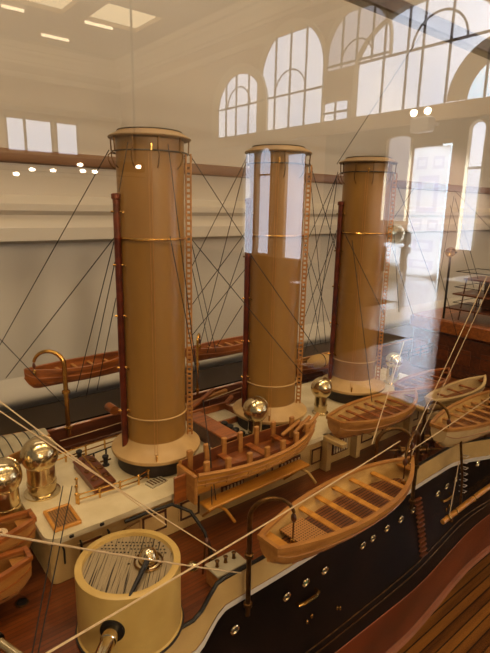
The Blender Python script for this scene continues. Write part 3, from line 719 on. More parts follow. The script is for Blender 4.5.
t = thing('vent_plate', 'flat grey ribbed plate lying on the roof in front of the left funnel', 'plate', (.2215,.4065,ROOF))
MB().box((0,0,.0012), (.020,.012,.0022), rz=.2, bev=.0004).build('plate_body', M['cloth'], t)
for k in range(5): MB().box((-.007+.0035*k,.0,.0026), (.0010,.010,.0008), rz=.2).build('plate_rib', M['bronze'], t)
for k,(x,y,lb) in enumerate(((.196,.470,'short black bollard between the skylight box and the left funnel skirt'),(.178,.497,'short black bollard on the roof behind the skylight box'),(.300,.515,'short black bollard on the roof beyond the left funnel'))):
    t = thing('bollard', lb, 'bollard', (x,y,ROOF))
    MB().lathe([(.0040,0),(.0040,.001),(.0024,.0018),(.0024,.009),(.0034,.0095),(.0034,.0115),(.0020,.0125),(.0002,.0128)], seg=18).build('bollard_post', M['iron'], t)
    MB().tube([(-.006,0,.006),(.006,0,.006)], .0010, 6).build('bollard_bar', M['bronze'], t)
t = thing('derrick_arm', 'dark curved bar leaning from the deckhouse side down to the deck', 'derrick', (.236,.330,DECK+.0004))
MB().tube([(0,0,.002),(.0,.012,.020),(-.004,.030,.034),(-.016,.044,.039),(-.040,.049,.037),(-.062,.050,.036)], .0017, 8).build('arm_bar', M['iron'], t)
MB().lathe([(.0045,0),(.0045,.0015),(.0025,.002),(.0022,.004)], seg=16).build('arm_foot', M['bronze'], t)
o = MB().ring(.0055,.0008,seg=30).ring(.0042,.0008,(0,0,.0004),30).ring(.0030,.0008,seg=30).build('rope_coil', M['rope'], None, (.0745,.4000,-.2615)); tag(o, 'small coil of pale rope on the bench of the farther boat at the left edge', 'rope coil')
o = MB().ring(.0085,.0009,seg=30).ring(.0068,.0009,seg=30).build('rope_coil', M['rope'], None, (.330,.318,DECK+.001)); tag(o, 'ring of pale rope lying on the brown deck below the yellow plank', 'rope coil')

# hanging boarding ladder, boom and side post on the black side
t = thing('boarding_ladder', 'narrow ladder of brown rungs hanging down the black hull side', 'ladder', (.499,.2665,-.3989))
LP = [(0,0,0),(.0075,.0125,.035),(.0070,.0195,.064)]
def lp(f):
    k = 0 if f < .55 else 1; g = f/.55 if k == 0 else (f-.55)/.45
    return [LP[k][q]+(LP[k+1][q]-LP[k][q])*g for q in range(3)]
for s_ in (-1,1):
    MB().tube([(lp(i/8)[0]+.0045*s_, lp(i/8)[1]-.0008, lp(i/8)[2]) for i in range(9)], .0005, 5).build('ladder_rope', M['bronze'], t)
for k in range(13):
    q = lp(k/12.5); MB().box((q[0],q[1]-.001,q[2]), (.0125,.0040,.0024), bev=.0004).build('ladder_rung', M['wood_red'], t)
t = thing('boat_boom', 'long pale brown boom slung along the black hull side at the right edge', 'boom', (.5285,.262,-.3655))
MB().tube([(0,0,0),(.06,.0,.0035),(.30,.004,.006)], [.0030,.0034,.0030], 12).build('spar', M['wood_gold'], t)
for xx in (.012,.030,.075):
    MB().lathe([(.0034,-.0015),(.0041,-.001),(.0041,.001),(.0034,.0015)], M=Matrix.Translation((xx,0,.001+xx*.03)) @ Matrix.Rotation(PI/2,4,'Y'), seg=14).build('spar_band', M['gold'], t)
MB().box((.024,.002,-.007), (.004,.004,.008), bev=.0006).build('heel_fitting', M['gold'], t)
t = thing('side_post', 'upright bronze post with white steps against the black hull near the right edge', 'post', (.578,.266,-.366))
MB().tube([(0,0,0),(-.006,.0,.045),(-.018,.002,.096)], .0016, 8).build('post_tube', M['bronze'], t)
for k in range(7):
    z = .018+.0085*k; MB().tube([(.003-.0018*k*.6,.006,z),(.003-.0018*k*.6,-.001,z+.001),(.009-.0018*k*.6,-.001,z+.001),(.009-.0018*k*.6,.006,z)], .0006, 5).build('post_step', M['stripe'], t)
# loose timber and gear on the far deck
for k,(x,y,z,l,a,b) in enumerate(((.375,.555,-.268,.070,.35,-.18),(.395,.575,-.276,.090,.1,-.05),(.41,.545,-.280,.060,.55,-.1))):
    o = MB().box((0,0,0), (l,.006,.005), rz=a, ry=b, bev=.0008).build('loose_spar', M['wood_orange'] if k != 1 else M['wood_tan'], None, (x,y,z))
    tag(o, ['orange brown spar slanting up on the far deck beside the left funnel ladder','tan spar lying along the far rail between the funnels','short orange spar nearest the casing on the far deck'][k], 'spar')
t = thing('davit_winch', 'orange brown carved winch on the far rail just left of the left funnel', 'winch', (.272,.600,-.285))
MB().box((0,0,.012), (.030,.010,.006), ry=.35, bev=.001).build('winch_arm', M['wood_orange'], t)
MB().box((.012,0,.004), (.008,.014,.026), bev=.001).build('winch_frame', M['wood_red'], t)
MB().lathe([(.001,-.009),(.006,-.009),(.006,.009),(.001,.009)], M=Matrix.Translation((-.010,0,.018)) @ Matrix.Rotation(PI/2,4,'X'), seg=16).build('winch_drum', M['wood_orange'], t)
t = thing('canvas_bundle', 'tan canvas bundle on the far deck left of the right funnel', 'canvas bundle', (.640,.575,-.262))
MB().sphere((0,0,0), .022, (1.25,.6,.55), 18, 10).build('bundle_cloth', M['canvas'], t)
MB().ring(.0135, .0007, M=Matrix.Translation((.004,0,0)) @ Matrix.Rotation(PI/2,4,'Y') @ Matrix.Scale(.95,4), seg=24).build('bundle_cord', M['stay'], t)

# aft house, bridge and searchlight
t = thing('aft_house', 'dark brown aft house with orange top band at the right edge', 'deckhouse', (1.01,.45,DECK+.0004))
MB().box((0,0,.042), (.20,.23,.084), bev=.003).build('house_wall', M['wood_dark'], t)
MB().box((0,0,.0975), (.212,.242,.027), bev=.003).build('top_band', M['wood_orange'], t)
for k in range(5):
    MB().box((-.1008,-.09+.045*k,.045), (.002,.026,.030), bev=.0006).build('wall_panel', M['wood_red'], t)
t = thing('aft_bridge', 'dark brown bridge of stacked platforms right of the white door reflection', 'bridge', (.965,.43,DECK+.1118))
for z, w, d_, m in ((.022,.095,.15,'wood_dark'),(.050,.085,.13,'wood_red'),(.080,.070,.10,'wood_red')):
    MB().box((0,0,z), (w,d_,.003), bev=.0008).build('platform_deck', M[m], t)
for sx in (-.036,.036):
    for sy in (-.05,-.015,.02,.05): MB().tube([(sx,sy,0),(sx*.9,sy*.9,.080)], .0013, 6).build('bridge_post', M['wood_dark'], t)
MB().box((.01,-.01,.036), (.05,.06,.024), bev=.002).build('bridge_house', M['wood_red'], t)
MB().box((.010,0,.064), (.034,.045,.026), bev=.002).build('chart_house', M['wood_dark'], t)
for z in (.034,.064,.094):
    MB().tube([(-.042,-.062,z),(.042,-.062,z),(.042,.062,z),(-.042,.062,z),(-.042,-.062,z)], .0007, 5).build('bridge_rail', M['iron'], t)
t = thing('searchlight', 'small yellow brass searchlight beside the dark brown bridge', 'searchlight', (.918,.505,DECK+.1118))
MB().tube([(0,0,0),(0,0,.122)], .0022, 8).build('stand', M['iron'], t)
MB().lathe([(.001,-.010),(.006,-.009),(.009,-.003),(.009,.009),(.0075,.009),(.0005,.006)], M=Matrix.Translation((0,0,.130)) @ Matrix.Rotation(math.radians(200),4,'Z') @ Matrix.Rotation(PI/2,4,'Y'), seg=24).build('lamp_drum', M['gold'], t)
MB().tube([(.0,-.012,.130),(.0,.012,.130)], .0016, 6).build('trunnion', M['iron'], t)

# ------------------------------------------------------------------ rigging: every line its own object
RIG = [
    ('dark stay from the left funnel hoop out to the left picture edge', (0.2095,0.4600,0.0484), (0.1368,0.6200,-0.1633), 'd'),
    ('long dark stay from the left funnel mid band down past the left hanging boat', (0.2110,0.4600,-0.0318), (0.1399,0.6200,-0.2046), 'd'),
    ('dark stay from left funnel mid band to far rail, second from the pipe', (0.2108,0.4600,-0.0356), (0.2192,0.6100,-0.2370), 'd'),
    ('dark stay close to the left funnel steam pipe, crossing the left hanging boat', (0.2110,0.4600,-0.0548), (0.2318,0.6100,-0.2482), 'd'),
    ('short dark stay nearest the left funnel steam pipe, ending at the far rail', (0.2106,0.4600,-0.0903), (0.2473,0.6100,-0.2404), 'd'),
    ('dark line across the front of the left funnel from hoop to steam pipe top', (0.2065,0.4150,0.0515), (0.2013,0.4250,0.0104), 'd'),
    ('dark stay slanting down the right front of the left funnel from its hoop', (0.2450,0.4140,0.0532), (0.2650,0.4000,-0.1540), 'd'),
    ('dark stay from the front of the left funnel mid band towards the ribbed boat', (0.2457,0.4140,-0.0280), (0.2619,0.3900,-0.1714), 'd'),
    ('dark stay from the middle of the left funnel mid band across the middle funnel', (0.2770,0.4300,-0.0295), (0.4239,0.4000,-0.2000), 'd'),
    ('dark stay crossing the middle funnel low from left to right', (0.3465,0.4250,-0.0433), (0.4427,0.4000,-0.1704), 'd'),
    ('dark stay from the middle funnel mid band down to the left funnel ladder', (0.3730,0.4600,-0.0296), (0.3633,0.5600,-0.1312), 'd'),
    ('dark stay from the left funnel hoop to the left side of the middle funnel', (0.2916,0.4500,0.0496), (0.3600,0.4400,-0.0393), 'd'),
    ('dark stay from the middle funnel hoop down left to the left funnel ladder', (0.3737,0.4600,0.0543), (0.3506,0.5400,-0.0772), 'd'),
    ('dark stay from the middle funnel hoop down to the hanging boat behind the ladder', (0.3724,0.4600,0.0489), (0.4047,0.6000,-0.2012), 'd'),
    ('dark stay from the left of the middle funnel mid band to the second hanging boat', (0.3825,0.4750,-0.0471), (0.4244,0.6100,-0.2194), 'd'),
    ('dark stay from the left funnel ladder down to the second hanging boat', (0.3051,0.4700,-0.0617), (0.4281,0.6100,-0.2088), 'd'),
    ('short dark stay low between the ladder and the middle funnel', (0.3828,0.4750,-0.1192), (0.4432,0.6100,-0.2112), 'd'),
    ('dark stay from the left funnel ladder foot rising to the middle funnel', (0.3033,0.4700,-0.1472), (0.3756,0.4600,-0.0703), 'd'),
    ('dark stay from the right of the middle funnel mid band, left of the two', (0.4840,0.4750,-0.0386), (0.6767,0.6050,-0.2455), 'd'),
    ('dark stay from the right of the middle funnel mid band, right of the two', (0.4564,0.4500,-0.0304), (0.6726,0.5800,-0.2076), 'd'),
    ('dark stay from the middle funnel hoop down right to the right funnel pipe', (0.4627,0.4500,0.0568), (0.5338,0.4600,-0.0550), 'd'),
    ('dark stay from the right funnel hoop down left to the middle funnel foot', (0.5283,0.4600,0.0469), (0.5761,0.5600,-0.1279), 'd'),
    ('dark stay from the right funnel mid band down left to the middle funnel skirt', (0.5333,0.4600,-0.0281), (0.5736,0.5600,-0.1935), 'd'),
    ('dark stay from the right funnel hoop to the right edge of the middle funnel', (0.5268,0.4600,0.0418), (0.4800,0.4700,-0.0538), 'd'),
    ('dark stay on the left half of the right funnel slanting down to its right side', (0.4983,0.4200,-0.0258), (0.5922,0.4150,-0.1433), 'd'),
    ('dark stay down the front of the right funnel towards the tan boat', (0.5109,0.4150,-0.0381), (0.5043,0.3600,-0.2370), 'd'),
    ('dark stay from the right funnel mid band down right over the bright floor reflection', (0.6179,0.4400,-0.0296), (0.7094,0.4400,-0.1681), 'd'),
    ('dark stay rising from the right funnel mid band towards the white door', (0.6153,0.4400,-0.0281), (0.6443,0.4200,0.0304), 'd'),
    ('dark stay from the right funnel hoop down along its right edge', (0.6273,0.4500,0.0521), (0.7570,0.5000,-0.1742), 'd'),
    ('thin dark line rising from the right funnel hoop to the top of the picture', (0.5025,0.4400,0.0543), (0.7537,0.5000,0.2714), 'd'),
    ('dark stay right of the white door, left of the close pair', (0.8159,0.4600,0.0099), (0.9354,0.4600,-0.1412), 'd'),
    ('dark stay right of the white door, right of the close pair', (0.8294,0.4600,0.0216), (0.9521,0.4600,-0.1310), 'd'),
    ('dark stay from beside the white door down to the brown bridge', (0.8434,0.4700,0.0254), (0.8226,0.4700,-0.1403), 'd'),
    ('dark stay slanting from above the bridge to the right picture edge', (0.8054,0.4500,0.0338), (0.9557,0.4500,-0.0327), 'd'),
    ('dark stay from the brown bridge down to the stern boat', (0.7855,0.4500,-0.0934), (0.8543,0.4400,-0.2192), 'd'),
    ('pale doubled rope at right, left strand', (0.6400,0.3000,-0.0792), (0.4884,0.3000,-0.2866), 'p'),
    ('pale doubled rope at right, right strand', (0.6551,0.3000,-0.0855), (0.5018,0.3000,-0.2936), 'p'),
    ('thin pale rope between the right funnel and the rowing boat end', (0.5939,0.3800,-0.1767), (0.4266,0.3000,-0.2476), 'p'),
    ('pale rope at left, upper strand of the slanting pair', (0.0832,0.4000,-0.1484), (0.1823,0.3200,-0.2550), 'p'),
    ('pale rope at left, lower strand of the slanting pair, ending at the bulwark', (0.0825,0.4000,-0.1565), (0.2259,0.3100,-0.2938), 'p'),
    ('pale rope stretched almost level over the round gun turret', (0.0394,0.2150,-0.1406), (0.2260,0.2750,-0.2934), 'p'),
    ('long pale rope from the bottom edge past the turret to the rowing boat', (0.0458,0.1800,-0.1792), (0.4322,0.2700,-0.2339), 'p'),
    ('dark rope of the pair over the bow deck, left strand', (0.1338,0.4200,-0.2499), (0.0609,0.2700,-0.2637), 'd'),
    ('dark rope of the pair over the bow deck, right strand', (0.1419,0.4200,-0.2528), (0.0642,0.2700,-0.2658), 'd'),
    ('pale rope from the right edge down to the davit of the rowing boat', (0.6328,0.2700,-0.2300), (0.4388,0.2700,-0.2531), 'p'),
    ('pale line hanging from the front of the ship side post', (0.5587,0.2660,-0.2973), (0.5430,0.2620,-0.3645), 'p'),
    ('dark tackle line over the stern of the ribbed boat, left strand', (0.2627,0.3720,-0.2287), (0.2498,0.3500,-0.2786), 'd'),
    ('dark tackle line over the stern of the ribbed boat, right strand', (0.2598,0.3800,-0.1834), (0.2545,0.3500,-0.2750), 'd'),
    ('dark line from the left edge down to the deck behind the big cowl', (0.1311,0.6000,-0.1485), (0.1983,0.5900,-0.2472), 'd'),
    ('pale line over the far rail, upper of two', (0.1914,0.6000,-0.2936), (0.2913,0.6000,-0.2898), 'p'),
    ('pale line over the far rail, lower of two', (0.1907,0.6000,-0.3045), (0.2908,0.6000,-0.3031), 'p'),
    ('pale line from the left funnel foot to the middle funnel, lower rail rope', (0.3655,0.6000,-0.2949), (0.4951,0.6000,-0.2851), 'p'),
    ('dark guy drawn across the aft house front, upper of three', (0.8895,0.5100,-0.2272), (0.8787,0.3850,-0.2310), 'd'),
    ('dark guy drawn across the aft house front, middle of three', (0.8960,0.5100,-0.2607), (0.8869,0.3850,-0.2601), 'd'),
    ('dark guy drawn across the aft house front, lower of three', (0.9035,0.5100,-0.2994), (0.8965,0.3850,-0.2940), 'd'),
    ('dark stay from the middle funnel hoop steeply down to the tan canvas bundle', (0.4732,0.4600,0.0545), (0.6505,0.5700,-0.2334), 'd'),
    ('dark stay from the right funnel hoop steeply down left to the far rail', (0.5330,0.4650,0.0371), (0.6315,0.5800,-0.2454), 'd'),
    ('dark stay rising from the far rail to the right funnel mid band', (0.6089,0.5800,-0.2416), (0.5413,0.4680,-0.0367), 'd'),
    ('dark stay from the right funnel hoop crossing over the white door reflection', (0.6289,0.4500,0.0576), (0.7669,0.4400,-0.1310), 'd'),
    ('dark stay from the left funnel mid band down right to the far spars', (0.2955,0.4550,-0.0354), (0.4341,0.6000,-0.2170), 'd'),
]
for lab, a, b, k in RIG:
    mb = MB(); p, q = Vector(a), Vector(b); n = 8; sag = (.0 if k == 'd' else .004)*(q-p).length
    mb.tube([tuple((p+(q-p)*i/n-p-Vector((0,0,sag*4*(i/n)*(1-i/n))))) for i in range(n+1)], .00048 if k == 'd' else .00056, 5)
    o = mb.build('rigging_stay' if k == 'd' else 'rope_line', M['stay'] if k == 'd' else M['rope'], None, a)
    tag(o, lab, 'rigging line', 'dark wire stays of the model' if k == 'd' else 'pale ropes of the model')

# ------------------------------------------------------------------ display case
GY = .14                      # plane of the front glass
V = lambda y: 2*GY-y           # hall position of what the glass mirrors at distance y
t = thing('display_case', 'glass display case with dark wooden frame around the ship model', 'display case', (.45,.45,-.66))
ox, oy, oz = .45, .45, -.66
CX0, CX1, CY1, CT = -.50, 1.95, .76, .415
MB().box(((CX0+CX1)/2-ox, (GY+CY1)/2-oy, .020), (CX1-CX0, CY1-GY, .040)).build('base_boards', M['baseboard'], t)
MB().box(((CX0+CX1)/2-ox, CY1+.0-oy, .060), (CX1-CX0, .03, .08), bev=.004).build('back_bottom_rail', M['casewood'], t)
MB().box(((CX0+CX1)/2-ox, CY1-oy, CT+.015-oz), (CX1-CX0, .03, .034), bev=.003).build('back_top_rail', M['casewood'], t)
MB().box(((CX0+CX1)/2-ox, GY-oy, CT+.015-oz), (CX1-CX0, .03, .034), bev=.003).build('front_top_rail', M['casewood'], t)
for x in (CX0, CX1):
    for y in (GY, CY1): MB().box((x-ox, y-oy, (CT-.66)/2+.33), (.03,.03,CT+.66), bev=.003).build('corner_post', M['casewood'], t)
    MB().box((x-ox, (GY+CY1)/2-oy, CT+.015-oz), (.03, CY1-GY, .034), bev=.003).build('end_top_rail', M['casewood'], t)
MB().box(((CX0+CX1)/2-ox, GY-oy, (CT-.62)/2+.62+.01), (CX1-CX0-.03, .006, CT+.62)).build('front_pane', M['glass'], t)
MB().box(((CX0+CX1)/2-ox, (GY+CY1)/2-oy, -.40), (CX1-CX0-.1, CY1-GY-.1, .79), bev=.006).build('plinth', M['casewood'], t)
for x in (.02,.38,.80):       # wooden cradles under the keel
    c = thing('model_cradle', {.02:'dark wooden cradle under the keel, leftmost',.38:'dark wooden cradle under the keel, middle',.80:'dark wooden cradle under the keel, rightmost'}[x], 'cradle', (x,.45,-.6195))
    MB().box((0,0,.010), (.03,.20,.020), bev=.002).build('cradle_foot', M['casewood'], c)
    MB().box((0,0,.032), (.018,.06,.0235), bev=.002).build('cradle_post', M['casewood'], c)

# ------------------------------------------------------------------ the hall (end wall to the right, long wall behind the model, far long wall behind the viewer)
HX, FL, CE, HB, HF = 10.5, -1.5, 6.0, 1.5, -21.42
XL = -6.0
def wall(name, c, d, m): return struct(MB().box(c, d).build(name, m))
wall('wall_back', ((XL+HX)/2, HB+.1, (FL+CE)/2+.3), (HX-XL, .2, CE-FL+1), M['wall'])
wall('wall_right', (HX+.1, (HB+HF)/2, (FL+CE)/2+.3), (.2, HB-HF+.4, CE-FL+1), M['hallwall'])
wall('wall_front', ((XL+HX)/2, HF-.1, (FL+CE)/2+.3), (HX-XL, .2, CE-FL+1), M['hallwall'])
wall('floor', ((XL+HX)/2, (HB+HF)/2, FL-.05), (HX-XL, HB-HF, .1), M['mutecarpet'])  # dull dark carpet added to keep floor reflections off the hull
wall('floor', (4.3, V(2.6), FL+.005), (1.8, 1.4, .012), M['hallfloor'])  # polished panels laid to shape the mirrored door streak
wall('floor', (6.2, V(3.75), FL+.005), (2.0, 2.1, .012), M['hallfloor'])
wall('floor', (8.85, V(5.4), FL+.005), (3.3, 4.0, .012), M['hallfloor'])
# mouldings on the wall behind the model
def moulding(name, prof, x0, x1, m):
    mb = MB(); mb.grid([[(x0,HB-d,z) for d, z in prof],[(x1,HB-d,z) for d, z in prof]], False); return struct(mb.build(name, m))
moulding('trim_1', [(0,.020),(.03,.010),(.05,-.004),(.05,-.022),(.034,-.034),(.040,-.050),(.058,-.068),(.060,-.102),(0,-.114)], XL, HX-.01, M['wall'])
pr = [(0,-.500)]+[(.012+.040*math.sin(PI*i/10), -.515-.075*i/10) for i in range(11)]+[(0,-.60)]
moulding('trim_2', pr, XL, HX-.01, M['wall'])
moulding('trim_3', [(0,.140),(.016,.137),(.020,.120),(.016,.106),(0,.102)], XL, HX-.01, M['railwood'])
struct(MB().box(((XL+HX)/2, HB-.004, (FL-.60)/2), (HX-XL,.008,-.60-FL)).build('baseboard_back', M['dado']))
# mirrored position of something that the glass shows at (x, y, z) behind it
# cornice on end wall and front wall
def cornice(name, z, prof, along):
    mb = MB()
    if along == 'y': rows = [[(HX-d, y, z+h) for d, h in prof] for y in (HB, HF)]
    else: rows = [[(x, HF+d, z+h) for d, h in prof] for x in (XL, HX)]
    mb.grid(rows, False); return struct(mb.build(name, M['cornice']))
PRF = [(0,-.45),(.08,-.45),(.08,-.36),(.16,-.34),(.22,-.18),(.34,-.10),(.34,0),(.46,.02),(.46,.12),(.5,.2)]
cornice('trim_4', 5.55, PRF, 'y'); cornice('trim_5', 5.55, PRF, 'x')
P2 = [(0,-.12),(.06,-.1),(.10,0),(.10,.06),(0,.1)]
cornice('trim_6', 4.72, P2, 'y'); cornice('trim_7', 4.72, P2, 'x')
cornice('trim_8', 3.55, P2, 'x'); cornice('trim_9', 1.15, P2, 'x')
# ceiling: beams around bright coffers
mb = MB()
bx = [(-6,-4.7),(-1.6,-.4),(2.6,3.9),(7.3-.5,8.1-.55),(9.45,10.5)]
ys_ = [V(21.42+.28), V(18.1), V(16.2), V(13.0), V(11.2), V(8.0), V(6.2), V(3.0), V(1.2), HB]
for a, b in bx: mb.box(((a+b)/2, (HB+HF)/2, CE+.075), (b-a, HB-HF, .15))
for k in range(0, len(ys_)-1, 2):
    a, b = ys_[k], ys_[k+1]; mb.box(((XL+HX)/2, (a+b)/2, CE+.077), (HX-XL, abs(b-a), .15))
struct(mb.build('ceiling', M['hallwall']))
kk = 0
for i in range(4):
    for k in range(1, len(ys_)-1, 2):
        a, b = bx[i][1], bx[i+1][0]; c, d = ys_[k], ys_[k+1]
        o = MB().box(((a+b)/2, (c+d)/2, CE+.16), (b-a+.1, abs(d-c)+.1, .03)).build('ceiling_laylight', M['laylight'])
        tag(o, 'warm glowing ceiling panel of the hall mirrored in the case glass', 'ceiling light', 'glowing coffers of the hall ceiling')

for (xa,ya,xb,yb) in ((5.06,18.66,5.73,18.38),(7.58,18.11,8.55,18.13),(6.9,20.4,7.9,20.6)):  # glowing bars added to imitate bright highlights on cornice and coffers
    o = MB().tube([(xa-(xa+xb)/2,0,0),(xb-(xa+xb)/2,0,0)], .05, 8).build('cornice_highlight_strip', M['cornice_glow'], None, ((xa+xb)/2, V((ya+yb)/2), CE-.052))
    tag(o, {5:'glowing strip imitating a cornice highlight at the top left corner, mirrored in the glass',7:'glowing strip imitating the highlight at the top left under the cornice, mirrored',8:'glowing strip imitating the highlight along the nearest ceiling coffer, mirrored'}[round((xa+xb)/2-.05)], 'ceiling light')
# arched windows of the end wall
def arch(hw, spring, z0, n=20, k=1.0):
    return [(-hw,z0),(hw,z0)]+[(hw*math.cos(PI*i/n), spring+hw*k*math.sin(PI*i/n)) for i in range(n+1)]
def window(name, yc, hw, z0, spring, skym, bars=True, k=1.0, reveal=.28, mull=(-.5,0,.5), cross=.0, inner=True, bw=.035):
    y = V(yc); e = thing(name, 'tall arched hall window with dark glazing bars, mirrored in the case glass', 'window', (HX-.03, y, z0))
    e['kind'] = 'structure'; del e['category']; del e['label']
    pr = arch(hw, spring-z0, 0, 20, k)
    mb = MB(); mb.add([(-.012, -a, b) for a, b in pr], [tuple(range(len(pr)))]); mb.build('window_pane', skym, e)
    pr2 = arch(hw+reveal, spring-z0, 0, 20, k); n = len(pr)
    mb = MB(); A = [(-.02,-a,b) for a, b in pr]; B = [(-.10,-a,b) for a, b in pr2]; C = [(-.001,-a,b) for a, b in pr2]
    mb.grid([A[1:]+[A[0]], B[1:]+[B[0]], C[1:]+[C[0]]], False); mb.build('window_surround', M['cornice'], e)
    if bars:
        mb = MB(); zt = lambda q: (spring-z0)+k*math.sqrt(max(0, hw*hw-q*q))
        for m_ in mull: mb.box((-.04,-m_*hw,zt(m_*hw)/2), (.05,bw,zt(m_*hw)))
        mb.box((-.04,0,cross-z0), (.05,hw*2,bw*1.3))
        if inner:
            r = hw*.52; mb.tube([(-.04,-r*math.cos(PI*i/18),(cross-z0)+r*1.0*math.sin(PI*i/18)) for i in range(19)], bw*.6, 6)
        mb.build('glazing_bars', M['muntin'], e)
    return e
def window_arch(yc, r, z):
    struct(MB().tube([(HX-.05, V(yc)+r*math.cos(PI*i/20), z+r*math.sin(PI*i/20)) for i in range(21)], .025, 6).build('window_arch', M['muntin']))
window('window_1', 13.3, 1.08, 2.20, 2.95, M['sky'], k=.95, reveal=.3, cross=3.05, mull=(-.45,.12,.6))
window('window_2', 11.02, 1.2, 2.20, 3.60, M['sky'], reveal=.14, cross=3.08)
window('window_3', 8.72, .92, 3.42, 3.75, M['sky3'], cross=3.5, reveal=.1)
window('window_4', 6.9, 1.73, 2.22, 3.25, M['sky'], cross=3.41, reveal=.1, mull=(-.86,-.37,.0,.22,.58), inner=False, k=.62)
window_arch(6.55, .64, 3.41)
window('window_5', 5.05, .72, 2.22, 2.22, M['cyan'], reveal=.42, bars=False)
window('window_6', 9.3, .42, 2.22, 2.62, M['sky'], reveal=.02, bars=True, cross=2.4, k=.05, mull=(0,), inner=False)
window('window_7', 5.44, .14, -.80, 1.62, M['sky'], reveal=.03, cross=.87, mull=(), inner=False)
window('window_8', 11.95, .26, -1.4, 1.45, M['sky'], reveal=.03, cross=.95, mull=(), inner=False)
window('window_9', 12.67, .24, -1.45, 1.6, M['sky'], reveal=.02, bars=False, k=.05)
window('window_10', 10.62, .36, -1.45, 1.45, M['sky'], reveal=.02, bars=False, k=.05)
window('window_11', 7.28, .30, -.25, 1.55, M['sky3'], reveal=.02, bars=False, k=.3)
# blue panes high on the far long wall
for i, (a, b) in enumerate(((5.75,6.35),(6.45,7.4),(7.65,8.45))):
    e = thing('window_%d' % (12+i), 'x', 'window', ((a+b)/2, HF, 1.95)); del e['label']; del e['category']; e['kind'] = 'structure'
    MB().box((0,.02,.6), (b-a,.03,1.15)).build('window_pane', M['sky'], e)
    for s_ in (-1,1): MB().box((s_*((b-a)/2+.04),.04,.6), (.08,.08,1.3)).build('window_frame', M['hallwood'], e)
for nm, ya, yb in (('trim_11',-8,9.6),):
    struct(MB().box((HX-.012, V((ya+yb)/2), (FL+1.87)/2), (.02, yb-ya, 1.87-FL)).build(nm, M['absorber']))  # dark panelling added to hide light spill around the door
# sill band
struct(MB().box((HX-.08, V(9), 2.03), (.16, 14, .32)).build('trim_10', M['hallwall']))
# white panelled door with a gap of daylight beside it
e = bpy.data.objects.new('door_1', None); COL.objects.link(e); e.location = (HX-.02, V(6.44), FL); e['kind'] = 'structure'
MB().box((-.03,0,1.43), (.06,.86,2.86), bev=.01).build('door_leaf', M['lacquer'], e)
for y0, z0, w, h in ((.2,2.52,.26,.26),(-.2,2.52,.26,.26),(.0,1.85,.50,.80),(.2,1.18,.26,.24),(-.2,1.18,.26,.24),(0,.72,.52,.26),(0,.3,.6,.2)):
    f = MB().box((-.061,y0,z0), (.010,w,h)).build('door_panel', M['recess'], e)
    MB().box((-.068,y0,z0), (.014,w*.62,h*.72 if h > .5 else h*.5)).build('panel_field', M['lacquer'], f)
e2 = bpy.data.objects.new('door_2', None); COL.objects.link(e2); e2.location = (HX-.02, V(6.12-.02), FL); e2['kind'] = 'structure'
MB().box((-.02,.0,1.45), (.03,.20,2.9)).build('open_gap', M['sky2'], e2)
# lamp over the door, globe lamp on a pedestal, rail with bulbs
t = thing('ceiling_spotlight', 'white gallery spotlight above the white door, mirrored in the glass', 'spotlight', (HX-.6, V(6.4), 1.62))
MB().box((0,0,.12), (.25,.45,.30), bev=.03).build('lamp_box', M['lacquer'], t)
for s_ in (-1,1): MB().sphere((-.1,s_*.16,.36), .07, seg=14, rings=8).build('lamp_bulb', M['bulb'], t)
MB().tube([(.15,0,.2),(.62,0,.2)], .04, 8).build('lamp_arm', M['lacquer'], t)
t = thing('globe_on_pedestal', 'silvery globe on a white pedestal left of the white door, mirrored in the glass', 'statue', (9.8, V(6.76), FL+.012))
MB().lathe([(.24,0),(.24,.10),(.17,.13),(.15,.66),(.22,.70),(.22,.76)], seg=28).build('pedestal', M['lacquer'], t)
MB().sphere((0,0,.97), .21, seg=28, rings=16).build('globe', M['silver'], t)
t = thing('hall_blocker', 'added low dark block in the hall, hiding the mirrored floor right of its streak', 'plinth', (5.0, V(1.16), FL+.012))  # added block, cuts reflected floor glare beside the streak
MB().box((0,0,.45), (2.8,1.7,.90), bev=.01).build('blocker_body', M['absorber'], t)
MB().box((0,0,.94), (2.86,1.76,.08), bev=.01).build('blocker_slab', M['casewood'], t)
t = thing('lamp_rail', 'brown wooden beam carrying a row of small bulbs, mirrored at left', 'lamp rail', (2.8, V(8.0), .51))
MB().box((0,0,.09), (2.9,.12,.16), bev=.01).build('rail_beam', M['hallwood'], t)
for bx_, bz in ((2.196,.394),(2.425,.470),(2.73,.474),(3.121,.578),(3.196,.493),(3.392,.497),(4.112,.61)):
    MB().sphere((bx_-2.8,.0 if bz < .55 else .09,bz-.51), .034, (1.4,1,.8), 14, 8).build('bulb', M['bulb'], t)
for s_ in (-1,1): MB().tube([(s_*1.3,0,.17),(s_*1.3,0,CE-.51)], .02, 8).build('hanger', M['hallwood'], t)
MB().box((.0,0,-.06), (2.9,.03,.015)).build('bulb_wire', M['hallwood'], t)

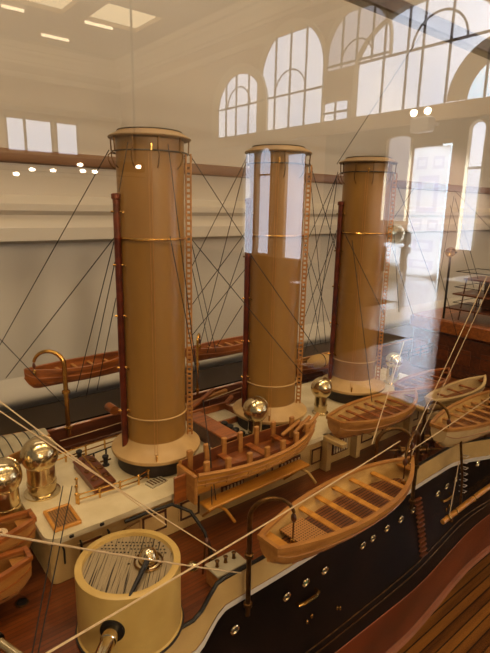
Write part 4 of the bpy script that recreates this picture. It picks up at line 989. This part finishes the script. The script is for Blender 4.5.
# ------------------------------------------------------------------ light
def lamp(name, kind, loc, power, col, size=.1, target=None, sy=None, spot=None):
    l = bpy.data.lights.new(name, kind); l.energy = power; l.color = col
    if kind == 'AREA':
        l.size = size
        if sy: l.shape = 'RECTANGLE'; l.size_y = sy
    elif kind == 'SPOT': l.shadow_soft_size = size; l.spot_size = spot; l.spot_blend = .5
    else: l.shadow_soft_size = size
    o = bpy.data.objects.new(name, l); COL.objects.link(o); o.location = loc
    if target is not None: o.rotation_euler = (Vector(target)-Vector(loc)).to_track_quat('-Z','Y').to_euler()
    return o
WARM = (1,.77,.47); COOL = (.80,.90,1)
# lamps under the case top, near the glass and near the back
for x, pw in ((.02,1.25),(.46,1.0),(.92,.5)):
    lamp('case_lamp', 'AREA', (x, .30, CT-.02), pw, WARM, .22, (x+.02,.50,-.30), .05)
# added fill lights without fixtures for the wall, the hall and the door
lamp('wall_fill', 'AREA', (.4, .95, 1.6), 5.2, (1,.88,.74), 1.6, (.5,1.5,-.2), .2)
for x, y in ((-3,-10),(-2,-14),(0,-18.5)):
    lamp('hall_fill', 'POINT', (x, y, 3.2), 800, (1,.84,.64), .25)
lamp('door_fill_spot', 'SPOT', (HX-6.0, V(4.9), .7), 60000, COOL, .06, (HX, V(6.45), -.02), None, math.radians(27))  # added cool spot, brightens the door in place of daylight
w = bpy.data.worlds.new('hall_ambient'); SC.world = w; w.use_nodes = True
w.node_tree.nodes['Background'].inputs[0].default_value = (1,.86,.66,1); w.node_tree.nodes['Background'].inputs[1].default_value = .2

# ------------------------------------------------------------------ camera
cam = bpy.data.cameras.new('camera'); co = bpy.data.objects.new('camera', cam); COL.objects.link(co)
co.matrix_world = Matrix(((.77718,.130346,-.615631,0),(-.628952,.192429,-.753253,0),(.020282,.972615,.231533,0),(0,0,0,1)))
cam.sensor_fit = 'VERTICAL'; cam.sensor_height = 36; cam.lens = 503.006*36/653
cam.clip_start = .005; cam.clip_end = 100
SC.camera = co
SC.view_settings.view_transform = 'Standard'; SC.view_settings.look = 'None'; SC.view_settings.gamma = 1
SC.view_settings.use_curve_mapping = False; SC.view_settings.exposure = 0
SC.cycles.use_denoising = True
SC.cycles.max_bounces = 8; SC.cycles.transparent_max_bounces = 16
SC.cycles.sample_clamp_indirect = 6
